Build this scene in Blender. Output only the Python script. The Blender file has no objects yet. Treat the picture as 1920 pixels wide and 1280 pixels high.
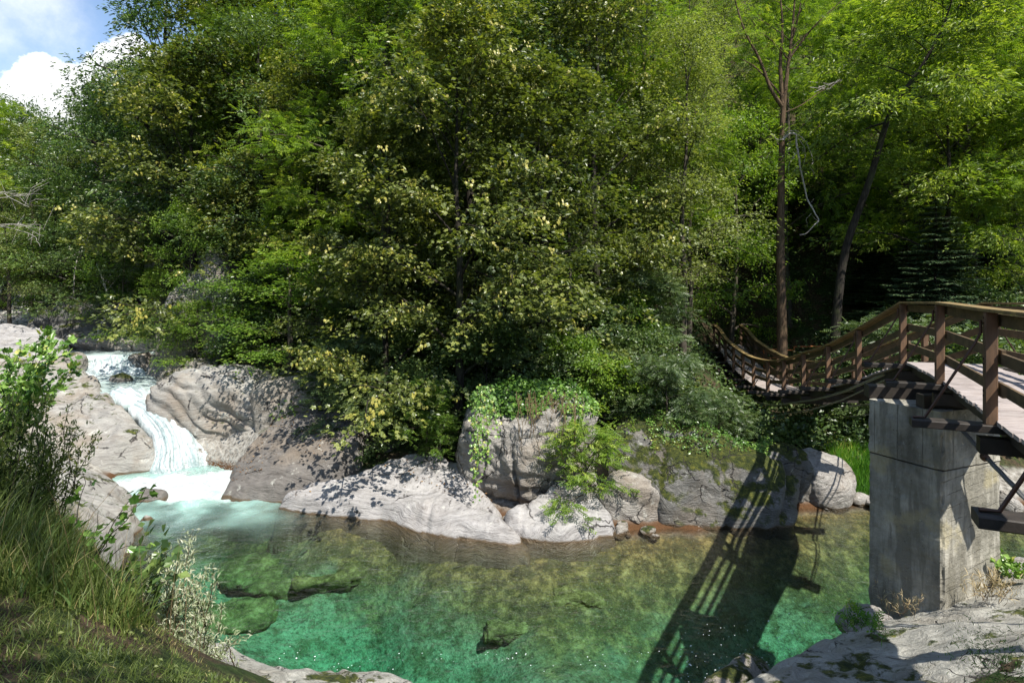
import bpy, bmesh, math, random
import numpy as np
from mathutils import Vector
R = math.radians
SC = bpy.context.scene
COL = SC.collection

# ------------------------------------------------------------------ camera, sky, sun, exposure
F = 1150.0            # focal length in pixels of the 1920 px wide photograph
EYE = 5.5             # eye height above the pool
HZ = 540.0            # horizon row
cam_d = bpy.data.cameras.new("camera")
cam = bpy.data.objects.new("camera", cam_d)
COL.objects.link(cam)
cam.location = (0, 0, EYE)
cam.rotation_euler = (R(90), 0, 0)
cam_d.sensor_width = 36.0
cam_d.lens = 36.0 * F / 1920.0
cam_d.shift_y = -(640.0 - HZ) / 1920.0
cam_d.clip_start = 0.05
cam_d.clip_end = 2000
SC.camera = cam

SUN_EL = R(55.0)
SUN_DIR = np.array([0.60, -0.80, 0.0]); SUN_DIR /= np.linalg.norm(SUN_DIR)
SUN_DIR = np.array([SUN_DIR[0]*math.cos(SUN_EL), SUN_DIR[1]*math.cos(SUN_EL), math.sin(SUN_EL)])
sd = bpy.data.lights.new("sun", 'SUN'); sd.energy = 4.9; sd.angle = R(0.5); sd.color = (1.0, 0.955, 0.87)
sun = bpy.data.objects.new("sun", sd); COL.objects.link(sun)
sun.rotation_euler = Vector(SUN_DIR.tolist()).to_track_quat('Z', 'Y').to_euler()
sun.location = (20, -10, 40)

world = bpy.data.worlds.new("World"); SC.world = world; world.use_nodes = True
wn = world.node_tree.nodes; wl = world.node_tree.links; wn.clear()
def build_world():
    out = wn.new("ShaderNodeOutputWorld"); bg = wn.new("ShaderNodeBackground")
    sky = wn.new("ShaderNodeTexSky"); sky.sky_type = 'NISHITA'; sky.sun_disc = False
    sky.sun_elevation = SUN_EL
    sky.sun_rotation = math.atan2(SUN_DIR[0], SUN_DIR[1])
    sky.altitude = 700; sky.air_density = 1.0; sky.dust_density = 0.6; sky.ozone_density = 1.2
    bg.inputs[1].default_value = 0.098
    tc = wn.new("ShaderNodeTexCoord")
    # cumulus: a broad soft bank low on the left plus drifting wisps, broken up by fractal noise on the view direction
    def blob(d, r0, r1):
        v = Vector(d).normalized()
        dp = wn.new("ShaderNodeVectorMath"); dp.operation = 'DOT_PRODUCT'; dp.inputs[1].default_value = v
        nm = wn.new("ShaderNodeVectorMath"); nm.operation = 'NORMALIZE'
        wl.new(tc.outputs['Generated'], nm.inputs[0]); wl.new(nm.outputs[0], dp.inputs[0])
        mr = wn.new("ShaderNodeMapRange"); mr.inputs[1].default_value = math.cos(R(r1)); mr.inputs[2].default_value = math.cos(R(r0))
        wl.new(dp.outputs['Value'], mr.inputs[0]); return mr.outputs[0]
    def mth(op, a, b):
        m = wn.new("ShaderNodeMath"); m.operation = op
        for i, s in enumerate((a, b)):
            if isinstance(s, (int, float)): m.inputs[i].default_value = s
            else: wl.new(s, m.inputs[i])
        return m.outputs[0]
    nz = wn.new("ShaderNodeTexNoise"); nz.inputs['Scale'].default_value = 14.0; nz.inputs['Detail'].default_value = 9; nz.inputs['Roughness'].default_value = .6
    wl.new(tc.outputs['Generated'], nz.inputs['Vector'])
    nf = wn.new("ShaderNodeTexNoise"); nf.inputs['Scale'].default_value = 5.0; nf.inputs['Detail'].default_value = 7; nf.inputs['Roughness'].default_value = .65
    wl.new(tc.outputs['Generated'], nf.inputs['Vector'])
    def dirp(px, py): return ((px-960)/F, 1.0, (HZ-py)/F)
    b = mth('MAXIMUM', blob(dirp(150, 235), 2.0, 5.5), blob(dirp(95, 190), .5, 3.8))
    b = mth('MAXIMUM', b, blob(dirp(235, 160), 1, 4.2))
    b = mth('MAXIMUM', b, blob(dirp(60, 330), 2, 8))
    m1 = mth('ADD', b, mth('MULTIPLY', mth('SUBTRACT', nz.outputs[0], .5), 2.0))
    r1 = wn.new("ShaderNodeMapRange"); r1.interpolation_type = 'SMOOTHSTEP'; r1.inputs[1].default_value = .42; r1.inputs[2].default_value = .62; wl.new(m1, r1.inputs[0])
    b2 = mth('MAXIMUM', blob(dirp(75, 20), 1, 7), blob(dirp(-60, 60), 1, 9))
    m2 = mth('MULTIPLY', b2, nf.outputs[0])
    r2 = wn.new("ShaderNodeMapRange"); r2.interpolation_type = 'SMOOTHSTEP'; r2.inputs[1].default_value = .3; r2.inputs[2].default_value = .95; wl.new(m2, r2.inputs[0])
    # thin high veil elsewhere
    r3 = wn.new("ShaderNodeMapRange"); r3.interpolation_type = 'SMOOTHSTEP'; r3.inputs[1].default_value = .52; r3.inputs[2].default_value = .75; r3.inputs[4].default_value = .5; wl.new(nf.outputs[0], r3.inputs[0])
    cov = mth('MAXIMUM', mth('MAXIMUM', r1.outputs[0], r2.outputs[0]), r3.outputs[0])
    mix = wn.new("ShaderNodeMix"); mix.data_type = 'RGBA'
    wl.new(cov, mix.inputs[0]); 
    gain = wn.new("ShaderNodeVectorMath"); gain.operation = 'MULTIPLY'; gain.inputs[1].default_value = (1.4, 1.38, 1.34)
    wl.new(sky.outputs[0], gain.inputs[0])
    wl.new(gain.outputs[0], mix.inputs[6])
    mix.inputs[7].default_value = (8.6, 8.7, 8.9, 1)
    wl.new(mix.outputs[2], bg.inputs[0]); wl.new(bg.outputs[0], out.inputs[0])
build_world()
SC.view_settings.view_transform = 'Standard'; SC.view_settings.look = 'None'
SC.view_settings.gamma = 1.0; SC.view_settings.exposure = 0.78
SC.cycles.max_bounces = 7; SC.cycles.diffuse_bounces = 3; SC.cycles.glossy_bounces = 3
SC.cycles.transmission_bounces = 5; SC.cycles.transparent_max_bounces = 12; SC.cycles.volume_bounces = 0
SC.cycles.caustics_reflective = False; SC.cycles.caustics_refractive = False
SC.cycles.sample_clamp_indirect = 6

# ------------------------------------------------------------------ small maths
def W(px, py, d=None, z=None):
    """point of the place seen at a pixel of the photograph, either at a depth or at a height"""
    if d is None: d = (EYE - z) * F / (py - HZ)
    return np.array([(px - 960) / F * d, d, EYE - (py - HZ) / F * d])

def _hash(ix, iy, iz, seed):
    h = (ix.astype(np.int64)*374761393 + iy.astype(np.int64)*668265263 + iz.astype(np.int64)*2147483647 + seed*1274126177) & 0xFFFFFFFF
    h = ((h ^ (h >> 13)) * 1274126177) & 0xFFFFFFFF
    h = h ^ (h >> 16)
    return (h & 0xFFFF).astype(np.float64) / 32767.5 - 1.0
def vnoise(p, seed=0):
    p = np.asarray(p, float); i = np.floor(p).astype(np.int64); f = p - i
    u = f*f*f*(f*(f*6-15)+10); r = 0
    for dx in (0, 1):
        for dy in (0, 1):
            for dz in (0, 1):
                w = (u[:,0] if dx else 1-u[:,0])*(u[:,1] if dy else 1-u[:,1])*(u[:,2] if dz else 1-u[:,2])
                r = r + w*_hash(i[:,0]+dx, i[:,1]+dy, i[:,2]+dz, seed)
    return r
def fbm(p, oct=4, seed=0, gain=.5):
    a, s, r = 1.0, 1.0, 0
    for k in range(oct):
        r = r + a*vnoise(p*s + 17.3*k, seed+k); a *= gain; s *= 2.03
    return r
def sstep(a, b, x):
    t = np.clip((x-a)/(b-a), 0, 1); return t*t*(3-2*t)
def unit(v): return v / np.maximum(np.linalg.norm(v, axis=-1, keepdims=True), 1e-9)

class RBF:
    def __init__(s, pts, soft=.6):
        P = np.array(pts, float); s.c = P[:, :2]; s.soft = soft; n = len(P)
        A = np.zeros((n+3, n+3)); A[:n, :n] = s.k(s.c, s.c)
        A[:n, n] = 1; A[:n, n+1:] = s.c; A[n, :n] = 1; A[n+1:, :n] = s.c.T
        b = np.zeros(n+3); b[:n] = P[:, 2]
        s.w = np.linalg.solve(A, b)
    def k(s, a, b):
        d2 = ((a[:, None, :] - b[None, :, :])**2).sum(-1); return np.sqrt(d2 + s.soft**2)
    def __call__(s, x, y):
        q = np.stack([np.ravel(x), np.ravel(y)], 1); n = len(s.c); r = np.empty(len(q))
        for i in range(0, len(q), 20000):
            c = q[i:i+20000]; r[i:i+20000] = s.k(c, s.c) @ s.w[:n] + s.w[n] + c @ s.w[n+1:]
        return r.reshape(np.shape(x))

def poly_sd(x, y, poly):
    """signed distance to a polygon, positive inside"""
    x = np.asarray(x, float); y = np.asarray(y, float); P = np.array(poly, float); n = len(P)
    d = np.full(x.shape, 1e9); ins = np.zeros(x.shape, bool)
    for i in range(n):
        a, b = P[i], P[(i+1) % n]; e = b-a
        t = np.clip(((x-a[0])*e[0] + (y-a[1])*e[1]) / (e@e), 0, 1)
        d = np.minimum(d, np.hypot(x-a[0]-t*e[0], y-a[1]-t*e[1]))
        c = ((a[1] > y) != (b[1] > y))
        xi = (b[0]-a[0])*(y-a[1])/((b[1]-a[1]) if abs(b[1]-a[1]) > 1e-9 else 1e-9)+a[0]
        ins ^= c & (x < xi)
    return np.where(ins, d, -d)

# ------------------------------------------------------------------ object helpers
def link(o, parent=None):
    COL.objects.link(o)
    if parent is not None: o.parent = parent
    return o
def tag(o, label=None, cat=None, group=None, kind=None):
    if label: o["label"] = label
    if cat: o["category"] = cat
    if group: o["group"] = group
    if kind: o["kind"] = kind
    return o
def empty(name, loc=(0, 0, 0), rz=0.0):
    o = bpy.data.objects.new(name, None); o.location = tuple(float(v) for v in loc); o.rotation_euler = (0, 0, rz)
    o.empty_display_size = .2
    return link(o)
def mesh_np(name, V, faces, mat, parent=None, smooth=True, tint=None, attrs=None):
    """faces: a list of (k-gon index arrays)"""
    V = np.asarray(V, np.float32); me = bpy.data.meshes.new(name)
    faces = [np.asarray(f, np.int32) for f in (faces if isinstance(faces, (list, tuple)) else [faces]) if len(f)]
    nl = sum(f.size for f in faces); npoly = sum(len(f) for f in faces)
    me.vertices.add(len(V)); me.vertices.foreach_set("co", V.ravel())
    me.loops.add(nl); me.polygons.add(npoly)
    me.loops.foreach_set("vertex_index", np.concatenate([f.ravel() for f in faces]))
    ls = []; o = 0
    for f in faces:
        ls.append(o + np.arange(len(f))*f.shape[1]); o += f.size
    me.polygons.foreach_set("loop_start", np.concatenate(ls).astype(np.int32))
    me.update(calc_edges=True)
    me.polygons.foreach_set("use_smooth", np.full(npoly, smooth, bool))
    if tint is not None:
        a = me.attributes.new("tint", 'FLOAT', 'FACE'); a.data.foreach_set("value", np.asarray(tint, np.float32))
    for k, v in (attrs or {}).items():
        a = me.attributes.new(k, 'FLOAT', 'POINT'); a.data.foreach_set("value", np.asarray(v, np.float32))
    me.materials.append(mat)
    ob = bpy.data.objects.new(name, me)
    return link(ob, parent)

class Geo:
    """collects boxes, bars and tubes of one part"""
    def __init__(s): s.V = []; s.Q = []; s.T = []; s.n = 0
    def add(s, V, Q=None, T=None):
        V = np.asarray(V, float); s.V.append(V)
        if Q is not None and len(Q): s.Q.append(np.asarray(Q, int)+s.n)
        if T is not None and len(T): s.T.append(np.asarray(T, int)+s.n)
        s.n += len(V)
    def bar(s, a, b, w, h, up=(0, 0, 1), bev=.0):
        """box beam from a to b, w across, h along up"""
        a = np.array(a, float); b = np.array(b, float); d = unit(b-a); up = np.array(up, float)
        sx = unit(np.cross(d, up)); u = np.cross(sx, d)
        bev = min(bev, w*.3, h*.3)
        hw, hh = w/2, h/2
        if bev > 0:
            prof = [(-hw+bev, -hh), (hw-bev, -hh), (hw, -hh+bev), (hw, hh-bev), (hw-bev, hh), (-hw+bev, hh), (-hw, hh-bev), (-hw, -hh+bev)]
        else: prof = [(-hw, -hh), (hw, -hh), (hw, hh), (-hw, hh)]
        n = len(prof); V = []
        for p in (a, b):
            for q in prof: V.append(p + sx*q[0] + u*q[1])
        Q = [(i, (i+1) % n, n+(i+1) % n, n+i) for i in range(n)]
        s.add(V, Q)
        c = s.n
        s.V.append(np.array([a, b])); s.n += 2
        T = []
        for i in range(n):
            T.append((c-2*n+(i+1) % n, c-2*n+i, c)); T.append((c-n+i, c-n+(i+1) % n, c+1))
        s.T.append(np.array(T))
    def tube(s, P, r, k=6, cap=True):
        P = np.asarray(P, float); n = len(P); r = np.broadcast_to(np.asarray(r, float), (n,))
        T = np.gradient(P, axis=0); T = unit(T)
        ref = np.array([.3, .2, 1.0]); ref = ref/np.linalg.norm(ref)
        if abs(T[0] @ ref) > .9: ref = np.array([1.0, 0, .1])
        X = unit(np.cross(T, ref)); Y = np.cross(T, X)
        a = np.arange(k)*2*math.pi/k
        V = P[:, None, :] + r[:, None, None]*(np.cos(a)[None, :, None]*X[:, None, :] + np.sin(a)[None, :, None]*Y[:, None, :])
        i = np.arange(n-1)[:, None]*k; j = np.arange(k)[None, :]; jn = (j+1) % k
        Q = np.stack([i+j, i+jn, i+k+jn, i+k+j], -1).reshape(-1, 4)
        s.add(V.reshape(-1, 3), Q)
    def build(s, name, mat, parent=None, smooth=False, attrs=None, tint=None):
        if not s.V: return None
        fs = []
        if s.Q: fs.append(np.concatenate(s.Q))
        if s.T: fs.append(np.concatenate(s.T))
        return mesh_np(name, np.concatenate(s.V), fs, mat, parent, smooth, tint, attrs)

def grid_faces(nx, ny):
    i, j = np.meshgrid(np.arange(nx-1), np.arange(ny-1), indexing='ij')
    a = (i*ny+j).ravel(); return np.stack([a, a+ny, a+ny+1, a+1], 1)

# ------------------------------------------------------------------ materials
class NT:
    def __init__(s, name):
        s.m = bpy.data.materials.new(name); s.m.use_nodes = True
        s.t = s.m.node_tree; s.n = s.t.nodes; s.l = s.t.links; s.n.clear()
        s.out = s.n.new("ShaderNodeOutputMaterial")
    def node(s, t, **k):
        n = s.n.new("ShaderNode"+t)
        for a, v in k.items(): setattr(n, a, v)
        return n
    def put(s, inp, v):
        if hasattr(v, 'is_linked') or isinstance(v, bpy.types.NodeSocket): s.l.new(v, inp)
        elif v is not None: inp.default_value = v if not (isinstance(v, tuple) and len(v) == 3 and inp.type == 'RGBA') else (*v, 1)
    def pos(s): return s.node("NewGeometry").outputs['Position']
    def obj(s): return s.node("TexCoord").outputs['Object']
    def map(s, v, scale=(1, 1, 1), rot=(0, 0, 0), loc=(0, 0, 0)):
        n = s.node("Mapping"); s.put(n.inputs[0], v); n.inputs[1].default_value = loc; n.inputs[2].default_value = tuple(R(a) for a in rot); n.inputs[3].default_value = scale
        return n.outputs[0]
    def noise(s, v, scale=5, detail=5, rough=.55, dist=0.0, col=False):
        n = s.node("TexNoise"); s.put(n.inputs['Vector'], v); n.inputs['Scale'].default_value = scale; n.inputs['Detail'].default_value = detail
        n.inputs['Roughness'].default_value = rough; n.inputs['Distortion'].default_value = dist
        return n.outputs[1 if col else 0]
    def voro(s, v, scale=5, feature='F1', out=0, rnd=1.0):
        n = s.node("TexVoronoi", feature=feature); s.put(n.inputs['Vector'], v); n.inputs['Scale'].default_value = scale
        n.inputs['Randomness'].default_value = rnd
        return n.outputs[out]
    def m_(s, op, a, b=0.0, c=None, clamp=False):
        n = s.node("Math", operation=op, use_clamp=clamp); s.put(n.inputs[0], a); s.put(n.inputs[1], b)
        if c is not None: s.put(n.inputs[2], c)
        return n.outputs[0]
    def vadd(s, a, b, sc=1.0):
        k = s.node("VectorMath", operation='SUBTRACT'); s.put(k.inputs[0], b); k.inputs[1].default_value = (.5, .5, .5)
        g = s.node("VectorMath", operation='SCALE'); s.put(g.inputs[0], k.outputs[0]); g.inputs['Scale'].default_value = sc
        n = s.node("VectorMath", operation='ADD'); s.put(n.inputs[0], a); s.put(n.inputs[1], g.outputs[0]); return n.outputs[0]
    def rng(s, v, a, b, c=0.0, d=1.0, smooth=True):
        n = s.node("MapRange"); n.interpolation_type = 'SMOOTHSTEP' if smooth else 'LINEAR'
        s.put(n.inputs[0], v); n.inputs[1].default_value = a; n.inputs[2].default_value = b; n.inputs[3].default_value = c; n.inputs[4].default_value = d
        return n.outputs[0]
    def ramp(s, v, stops):
        n = s.node("ValToRGB"); s.put(n.inputs[0], v); e = n.color_ramp.elements
        while len(e) < len(stops): e.new(.5)
        for k, (p, c) in enumerate(stops): e[k].position = p; e[k].color = (*c, 1)
        return n.outputs[0]
    def mix(s, f, a, b, blend='MIX'):
        n = s.node("Mix", data_type='RGBA', blend_type=blend); s.put(n.inputs[0], f); s.put(n.inputs[6], a); s.put(n.inputs[7], b); return n.outputs[2]
    def sep(s, v):
        n = s.node("SeparateXYZ"); s.put(n.inputs[0], v); return n.outputs
    def attr(s, name): n = s.node("Attribute"); n.attribute_name = name; return n.outputs['Fac']
    def bump(s, h, strength=.5, dist=.02, nrm=None):
        n = s.node("Bump"); s.put(n.inputs['Height'], h); n.inputs['Strength'].default_value = strength; n.inputs['Distance'].default_value = dist
        if nrm is not None: s.put(n.inputs['Normal'], nrm)
        return n.outputs[0]
    def pbr(s, col, rough=.8, nrm=None, spec=.35, **k):
        n = s.node("BsdfPrincipled"); s.put(n.inputs['Base Color'], col); s.put(n.inputs['Roughness'], rough)
        n.inputs['Specular IOR Level'].default_value = spec
        if nrm is not None: s.put(n.inputs['Normal'], nrm)
        for a, v in k.items(): s.put(n.inputs[a.replace('_', ' ')], v)
        return n.outputs[0]
    def done(s, surf, vol=None):
        s.l.new(surf, s.out.inputs[0])
        if vol is not None: s.l.new(vol, s.out.inputs[1])
        return s.m

def rock_mat(name, pale=(.48, .46, .44), mid=(.30, .28, .27), dark=(.10, .09, .085), rot=(20, 25, 10), scale=1.0, moss=0.0, brown=.35, rough_rock=False, wet=True, seedloc=(0, 0, 0)):
    t = NT(name); p = t.map(t.pos(), loc=seedloc)
    warp = t.noise(p, .55*scale, 3, .5, col=True)
    q = t.vadd(p, warp, 1.5)
    q = t.map(q, scale=(1, 1, 8.5), rot=rot)
    band = t.noise(q, 2.0*scale, 8, .62, .25)
    fine = t.noise(t.map(q, scale=(1, 1, 2.4)), 7*scale, 6, .65)
    b = t.m_('ADD', t.m_('MULTIPLY', band, .62), t.m_('MULTIPLY', fine, .38))
    col = t.ramp(b, [(.32, dark), (.42, mid), (.5, tuple((a+c)/2 for a, c in zip(mid, pale))), (.62, pale)])
    big = t.noise(p, .9*scale, 4, .6)
    col = t.mix(t.rng(big, .45, .68, 0, brown), col, (.215, .165, .115), 'MIX')
    spk = t.noise(p, 22*scale, 4, .7)
    col = t.mix(t.rng(spk, .56, .70, 0, .55), col, (.10, .09, .08))
    lich = t.noise(p, 3.4*scale, 5, .7)
    col = t.mix(t.rng(lich, .60, .68, 0, .5), col, (.56, .56, .50))
    nz = t.sep(t.node("NewGeometry").outputs['Normal'])[2]
    mossf = None
    if moss > 0:
        mn = t.noise(p, 1.7, 6, .7)
        mossf = t.m_('MULTIPLY', t.rng(t.m_('ADD', mn, t.m_('MULTIPLY', nz, .28)), .80-.26*moss, .88-.26*moss), t.rng(nz, .15, .5))
        mc = t.ramp(t.noise(p, 9, 4, .7), [(.35, (.018, .03, .006)), (.55, (.07, .085, .012)), (.72, (.2, .19, .03))])
        col = t.mix(mossf, col, mc)
    crack = t.voro(t.vadd(p, t.noise(p, 2.2, 4, .6, col=True), .5), 1.1*scale, 'DISTANCE_TO_EDGE')
    cr = t.m_('MULTIPLY', t.rng(crack, .0, .028, 1, 0), t.rng(t.noise(p, 1.1, 3), .49, .56))
    col = t.mix(cr, col, (.035, .03, .028))
    rough = .78
    if wet:
        z = t.m_('ADD', t.sep(t.pos())[2], t.m_('MULTIPLY', t.noise(p, 3, 4), -.14))
        wf = t.rng(z, -.05, .0, 1, 0)
        col = t.mix(wf, col, t.mix(t.noise(p, 6, 4), (.05, .034, .02), (.15, .105, .06)))
        rough = t.rng(wf, 0, 1, .78, .25)
    h = t.m_('ADD', t.m_('MULTIPLY', band, 1.0), t.m_('MULTIPLY', fine, .5))
    h = t.m_('SUBTRACT', h, t.m_('MULTIPLY', cr, .5))
    h = t.m_('ADD', h, t.m_('MULTIPLY', t.noise(p, 14*scale, 5, .7), .45 if rough_rock else .22))
    if rough_rock: h = t.m_('ADD', h, t.m_('MULTIPLY', t.noise(p, 3.2, 6, .7), 1.2))
    if mossf is not None: h = t.m_('ADD', h, t.m_('MULTIPLY', t.m_('MULTIPLY', mossf, t.noise(p, 40, 3, .7)), 1.0))
    nr = t.bump(h, .9, .09 if rough_rock else .055)
    return t.done(t.pbr(col, rough, nr))

def leaf_mat(name, dark, mid, light, tip=None, trans=.38, gloss=.42, spec=.5):
    t = NT(name)
    ti = t.attr("tint"); rnd = t.node("ObjectInfo").outputs['Random']
    big = t.noise(t.pos(), .35, 2)
    v = t.m_('ADD', ti, t.m_('MULTIPLY', t.m_('SUBTRACT', big, .5), .9))
    v = t.m_('ADD', v, t.m_('MULTIPLY', t.m_('SUBTRACT', rnd, .5), .25), clamp=True)
    stops = [(.05, dark), (.45, mid), (.85, light)]
    if tip: stops.append((.97, tip))
    col = t.ramp(v, stops)
    p = t.pbr(col, gloss, None, spec)
    tr = t.node("BsdfTranslucent"); tc = t.mix(1.0, col, (1.5, 1.62, .5), 'MULTIPLY')
    t.put(tr.inputs[0], tc)
    mx = t.node("MixShader"); mx.inputs[0].default_value = trans
    t.l.new(p, mx.inputs[1]); t.l.new(tr.outputs[0], mx.inputs[2])
    return t.done(mx.outputs[0])

def bark_mat(name, a=(.035, .028, .02), b=(.13, .11, .085), moss=.3):
    t = NT(name); p = t.obj()
    n = t.noise(t.map(p, scale=(1, 1, .22)), 16, 7, .7)
    col = t.ramp(n, [(.35, a), (.68, b)])
    g = t.noise(p, 1.3, 4)
    col = t.mix(t.rng(g, .5, .65, 0, moss), col, (.05, .065, .02))
    return t.done(t.pbr(col, .9, t.bump(n, .9, .04), .2))

def wood_mat(name, a, b, axis_scale=(1, 1, 1), rough=.7, grime=(.02, .018, .014)):
    t = NT(name); p = t.obj()
    n = t.noise(t.map(p, scale=axis_scale), 9, 7, .65)
    pl = t.attr("tint")
    col = t.mix(t.rng(n, .3, .7), a, b)
    col = t.mix(t.m_('MULTIPLY', pl, .45), col, tuple(c*.55 for c in a))
    col = t.mix(t.rng(t.noise(p, 2.6, 5, .65), .52, .72, 0, .6), col, grime)
    return t.done(t.pbr(col, rough, t.bump(n, .5, .01), .3))
# ------------------------------------------------------------------ terrain (heights above the pool)
TP = []
def tp(*rows):
    for r in rows: TP.append(r)
# pool bed
tp((-8.6, 16.6, -1.0), (-6.6, 14.4, -1.6), (-5.4, 12.2, -1.7), (-7.6, 12.9, -.9), (-4.8, 10.6, -1.0), (-2.9, 12.4, -2.4), (-.9, 11.4, -2.1), (-2.6, 9.9, -.9),
   (.8, 10.0, -1.15), (2.2, 12.0, -1.35), (3.2, 9.8, -1.1), (3.4, 11.2, -1.9), (5.2, 11.8, -2.4), (7.5, 11.9, -2.1), (4.2, 13.0, -.6), (6.5, 13.6, -.55), (9.0, 13.2, -1.15), (12, 13.4, -1.3), (17, 13.6, -1.3), (28, 14, -1.2),
   (9.0, 14.8, -.35), (6.6, 14.6, -.4), (-1.8, 13.0, -.8), (.3, 12.6, -.6), (2.2, 13.0, -.45), (-4.4, 14.2, -.6), (-9.6, 17.9, -1.4), (-10.2, 16.2, -.5), (-9.6, 14.6, -.3))
# near shore, bank under the camera, grassy shoulder on the left
tp((-6.2, 10.4, -.1), (-4.6, 9.2, -.05), (-2.0, 8.2, -.15), (.6, 7.9, -.5), (2.8, 7.9, -.6), (4.2, 8.4, -.4), (4.8, 9.6, -.5), (6.0, 10.4, -.2), (7.4, 10.4, .1), (9.6, 10.9, .1), (13, 10.4, .3), (20, 10, .6),
   (-3.4, 7.3, 1.0), (-1.4, 6.6, .8), (.6, 6.0, .7), (2.4, 6.0, .9), (3.6, 6.6, 1.0), (4.6, 7.4, .9), (5.6, 8.2, .75), (7.0, 8.2, 1.0), (8.6, 8.2, 1.5), (12, 7, 2.2), (20, 6, 4),
   (-3.5, 5.6, 2.4), (-2.0, 5.0, 2.2), (-.4, 4.4, 2.0), (1.4, 4.2, 2.0), (3.4, 4.3, 2.1), (5.2, 5.0, 2.2), (7.5, 5, 2.6),
   (-2.6, 3.9, 3.35), (-1.5, 3.3, 3.3), (-.3, 2.4, 3.4), (1.2, 2.2, 3.4), (3.0, 2.2, 3.4), (-3.6, 4.8, 3.35), (-4.6, 5.6, 3.45), (-5.6, 6.8, 3.2), (-4.6, 7.4, 2.0),
   (0, 0, 3.85), (-3, 0, 3.95), (-5, 3, 4.0), (-8, 4, 4.2), (-7, 7, 3.7), (-9, 9, 3.2), (-8, 10, 1.9), (-7, 9.4, 1.4), (3, 0, 3.9), (8, 0, 4.4), (0, -8, 4.5), (-12, -6, 5.5), (14, -6, 6.0), (20, 0, 6),
   (-16, 4, 5.5), (-25, 5, 8), (-12, 9.5, 3.2), (-9.6, 11.6, 1.2), (-9.0, 13.2, .4), (-11, 13.6, 1.3), (-14, 13, 2.6), (-12.2, 16, .9), (-15.5, 17, 2.2), (-20, 14, 5), (-30, 18, 8))
# upper stream
tp((-12.3, 20.8, .6), (-13.3, 21.8, 1.0), (-14.8, 23.2, 1.1), (-16.0, 24.3, 1.1), (-16.9, 25.3, 1.3), (-17.5, 26.8, 1.8), (-18.5, 28.5, 2.1), (-22, 33, 2.4), (-30, 42, 3.0), (-40, 55, 4), (-60, 85, 6), (-90, 130, 10),
   (-16.8, 21.0, 1.9), (-19, 24, 2.4), (-24, 28, 3.6), (-29, 33, 3.8), (-33, 37, 4.0), (-40, 40, 5.5), (-55, 50, 9), (-70, 62, 13), (-95, 95, 20), (-130, 140, 28),
   (-26, 22, 6), (-40, 26, 13), (-60, 30, 24))
# far bank, cliff and wooded slope
tp((-11.0, 21.8, 1.6), (-11.6, 24.2, 2.2), (-13, 26.4, 3.4), (-10.2, 19.2, .3), (-8.4, 21.5, 2.0), (-9.5, 24.5, 4.0), (-7.4, 18.6, 1.0), (-5, 18.4, 1.0), (-4, 16.6, .6), (-2.4, 16.6, .8), (-1.0, 16.3, .6), (-3, 19, 1.7), (0, 17.8, 1.9),
   (.2, 14.6, .1), (1.6, 14.4, .1), (3.4, 15.6, .5), (4.5, 16.2, 1.0), (2.4, 18, 2.1), (6.5, 16.6, 1.0), (8.2, 16.6, .5), (9.6, 15.9, .15), (11, 16.2, .5), (12, 15.2, -.1), (18, 16.6, .3), (9, 18.2, 1.2), (13, 18.4, 1.8), (20, 19, 2.6),
   (5, 20, 2.1), (8.6, 20, .9), (9.2, 22, .9), (9.7, 25, 1.0), (10.1, 28, 1.6), (10.5, 30.2, 2.2), (12.5, 24.5, 2.4), (12.8, 28.5, 2.6), (13.5, 31, 2.9), (11.4, 33.5, 3.6), (6.6, 25, 3.4), (7.6, 29, 4.2), (15, 24, 3.4), (20, 26, 4.6), (28, 24, 5),
   (-17, 30, 5.0), (-14, 31, 7.5), (-8, 30, 9.0), (0, 25, 5.5), (0, 31, 10.5), (8, 32, 7.0), (16, 36, 8), (24, 34, 9), (-24, 42, 8), (-16, 42, 14), (-8, 42, 18), (4, 42, 18), (16, 46, 19), (30, 44, 18), (44, 40, 18),
   (-45, 66, 15), (-34, 62, 19), (-20, 62, 28), (0, 62, 33), (20, 62, 33), (45, 60, 32), (-60, 110, 20), (-30, 100, 44), (10, 100, 60), (60, 90, 55), (-120, 180, 32), (-20, 170, 80), (80, 150, 80), (60, 20, 9), (80, 40, 25), (90, -10, 14), (40, 0, 8), (0, -40, 12), (50, -40, 20), (-50, -30, 18), (-90, 20, 35))
_T = RBF(TP, .5)
def terrain(x, y, detail=True):
    x = np.asarray(x, float); y = np.asarray(y, float)
    z = _T(x, y)
    if detail:
        P = np.stack([x.ravel(), y.ravel(), np.zeros(x.size)], 1)
        a = .10 + .55*sstep(19, 32, y.ravel())*(1-.8*np.exp(-((x.ravel()+13.5)/3.5)**2-((y.ravel()-23.5)/4)**2))*(1-.9*np.exp(-((x.ravel()-9.6)/2.2)**2))
        n = fbm(P*.55, 5, 3)*a + fbm(P*2.4, 3, 9)*.045
        z = z + n.reshape(x.shape)
    return z
def th(x, y): return float(terrain(np.array([x]), np.array([y]))[0])

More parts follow.
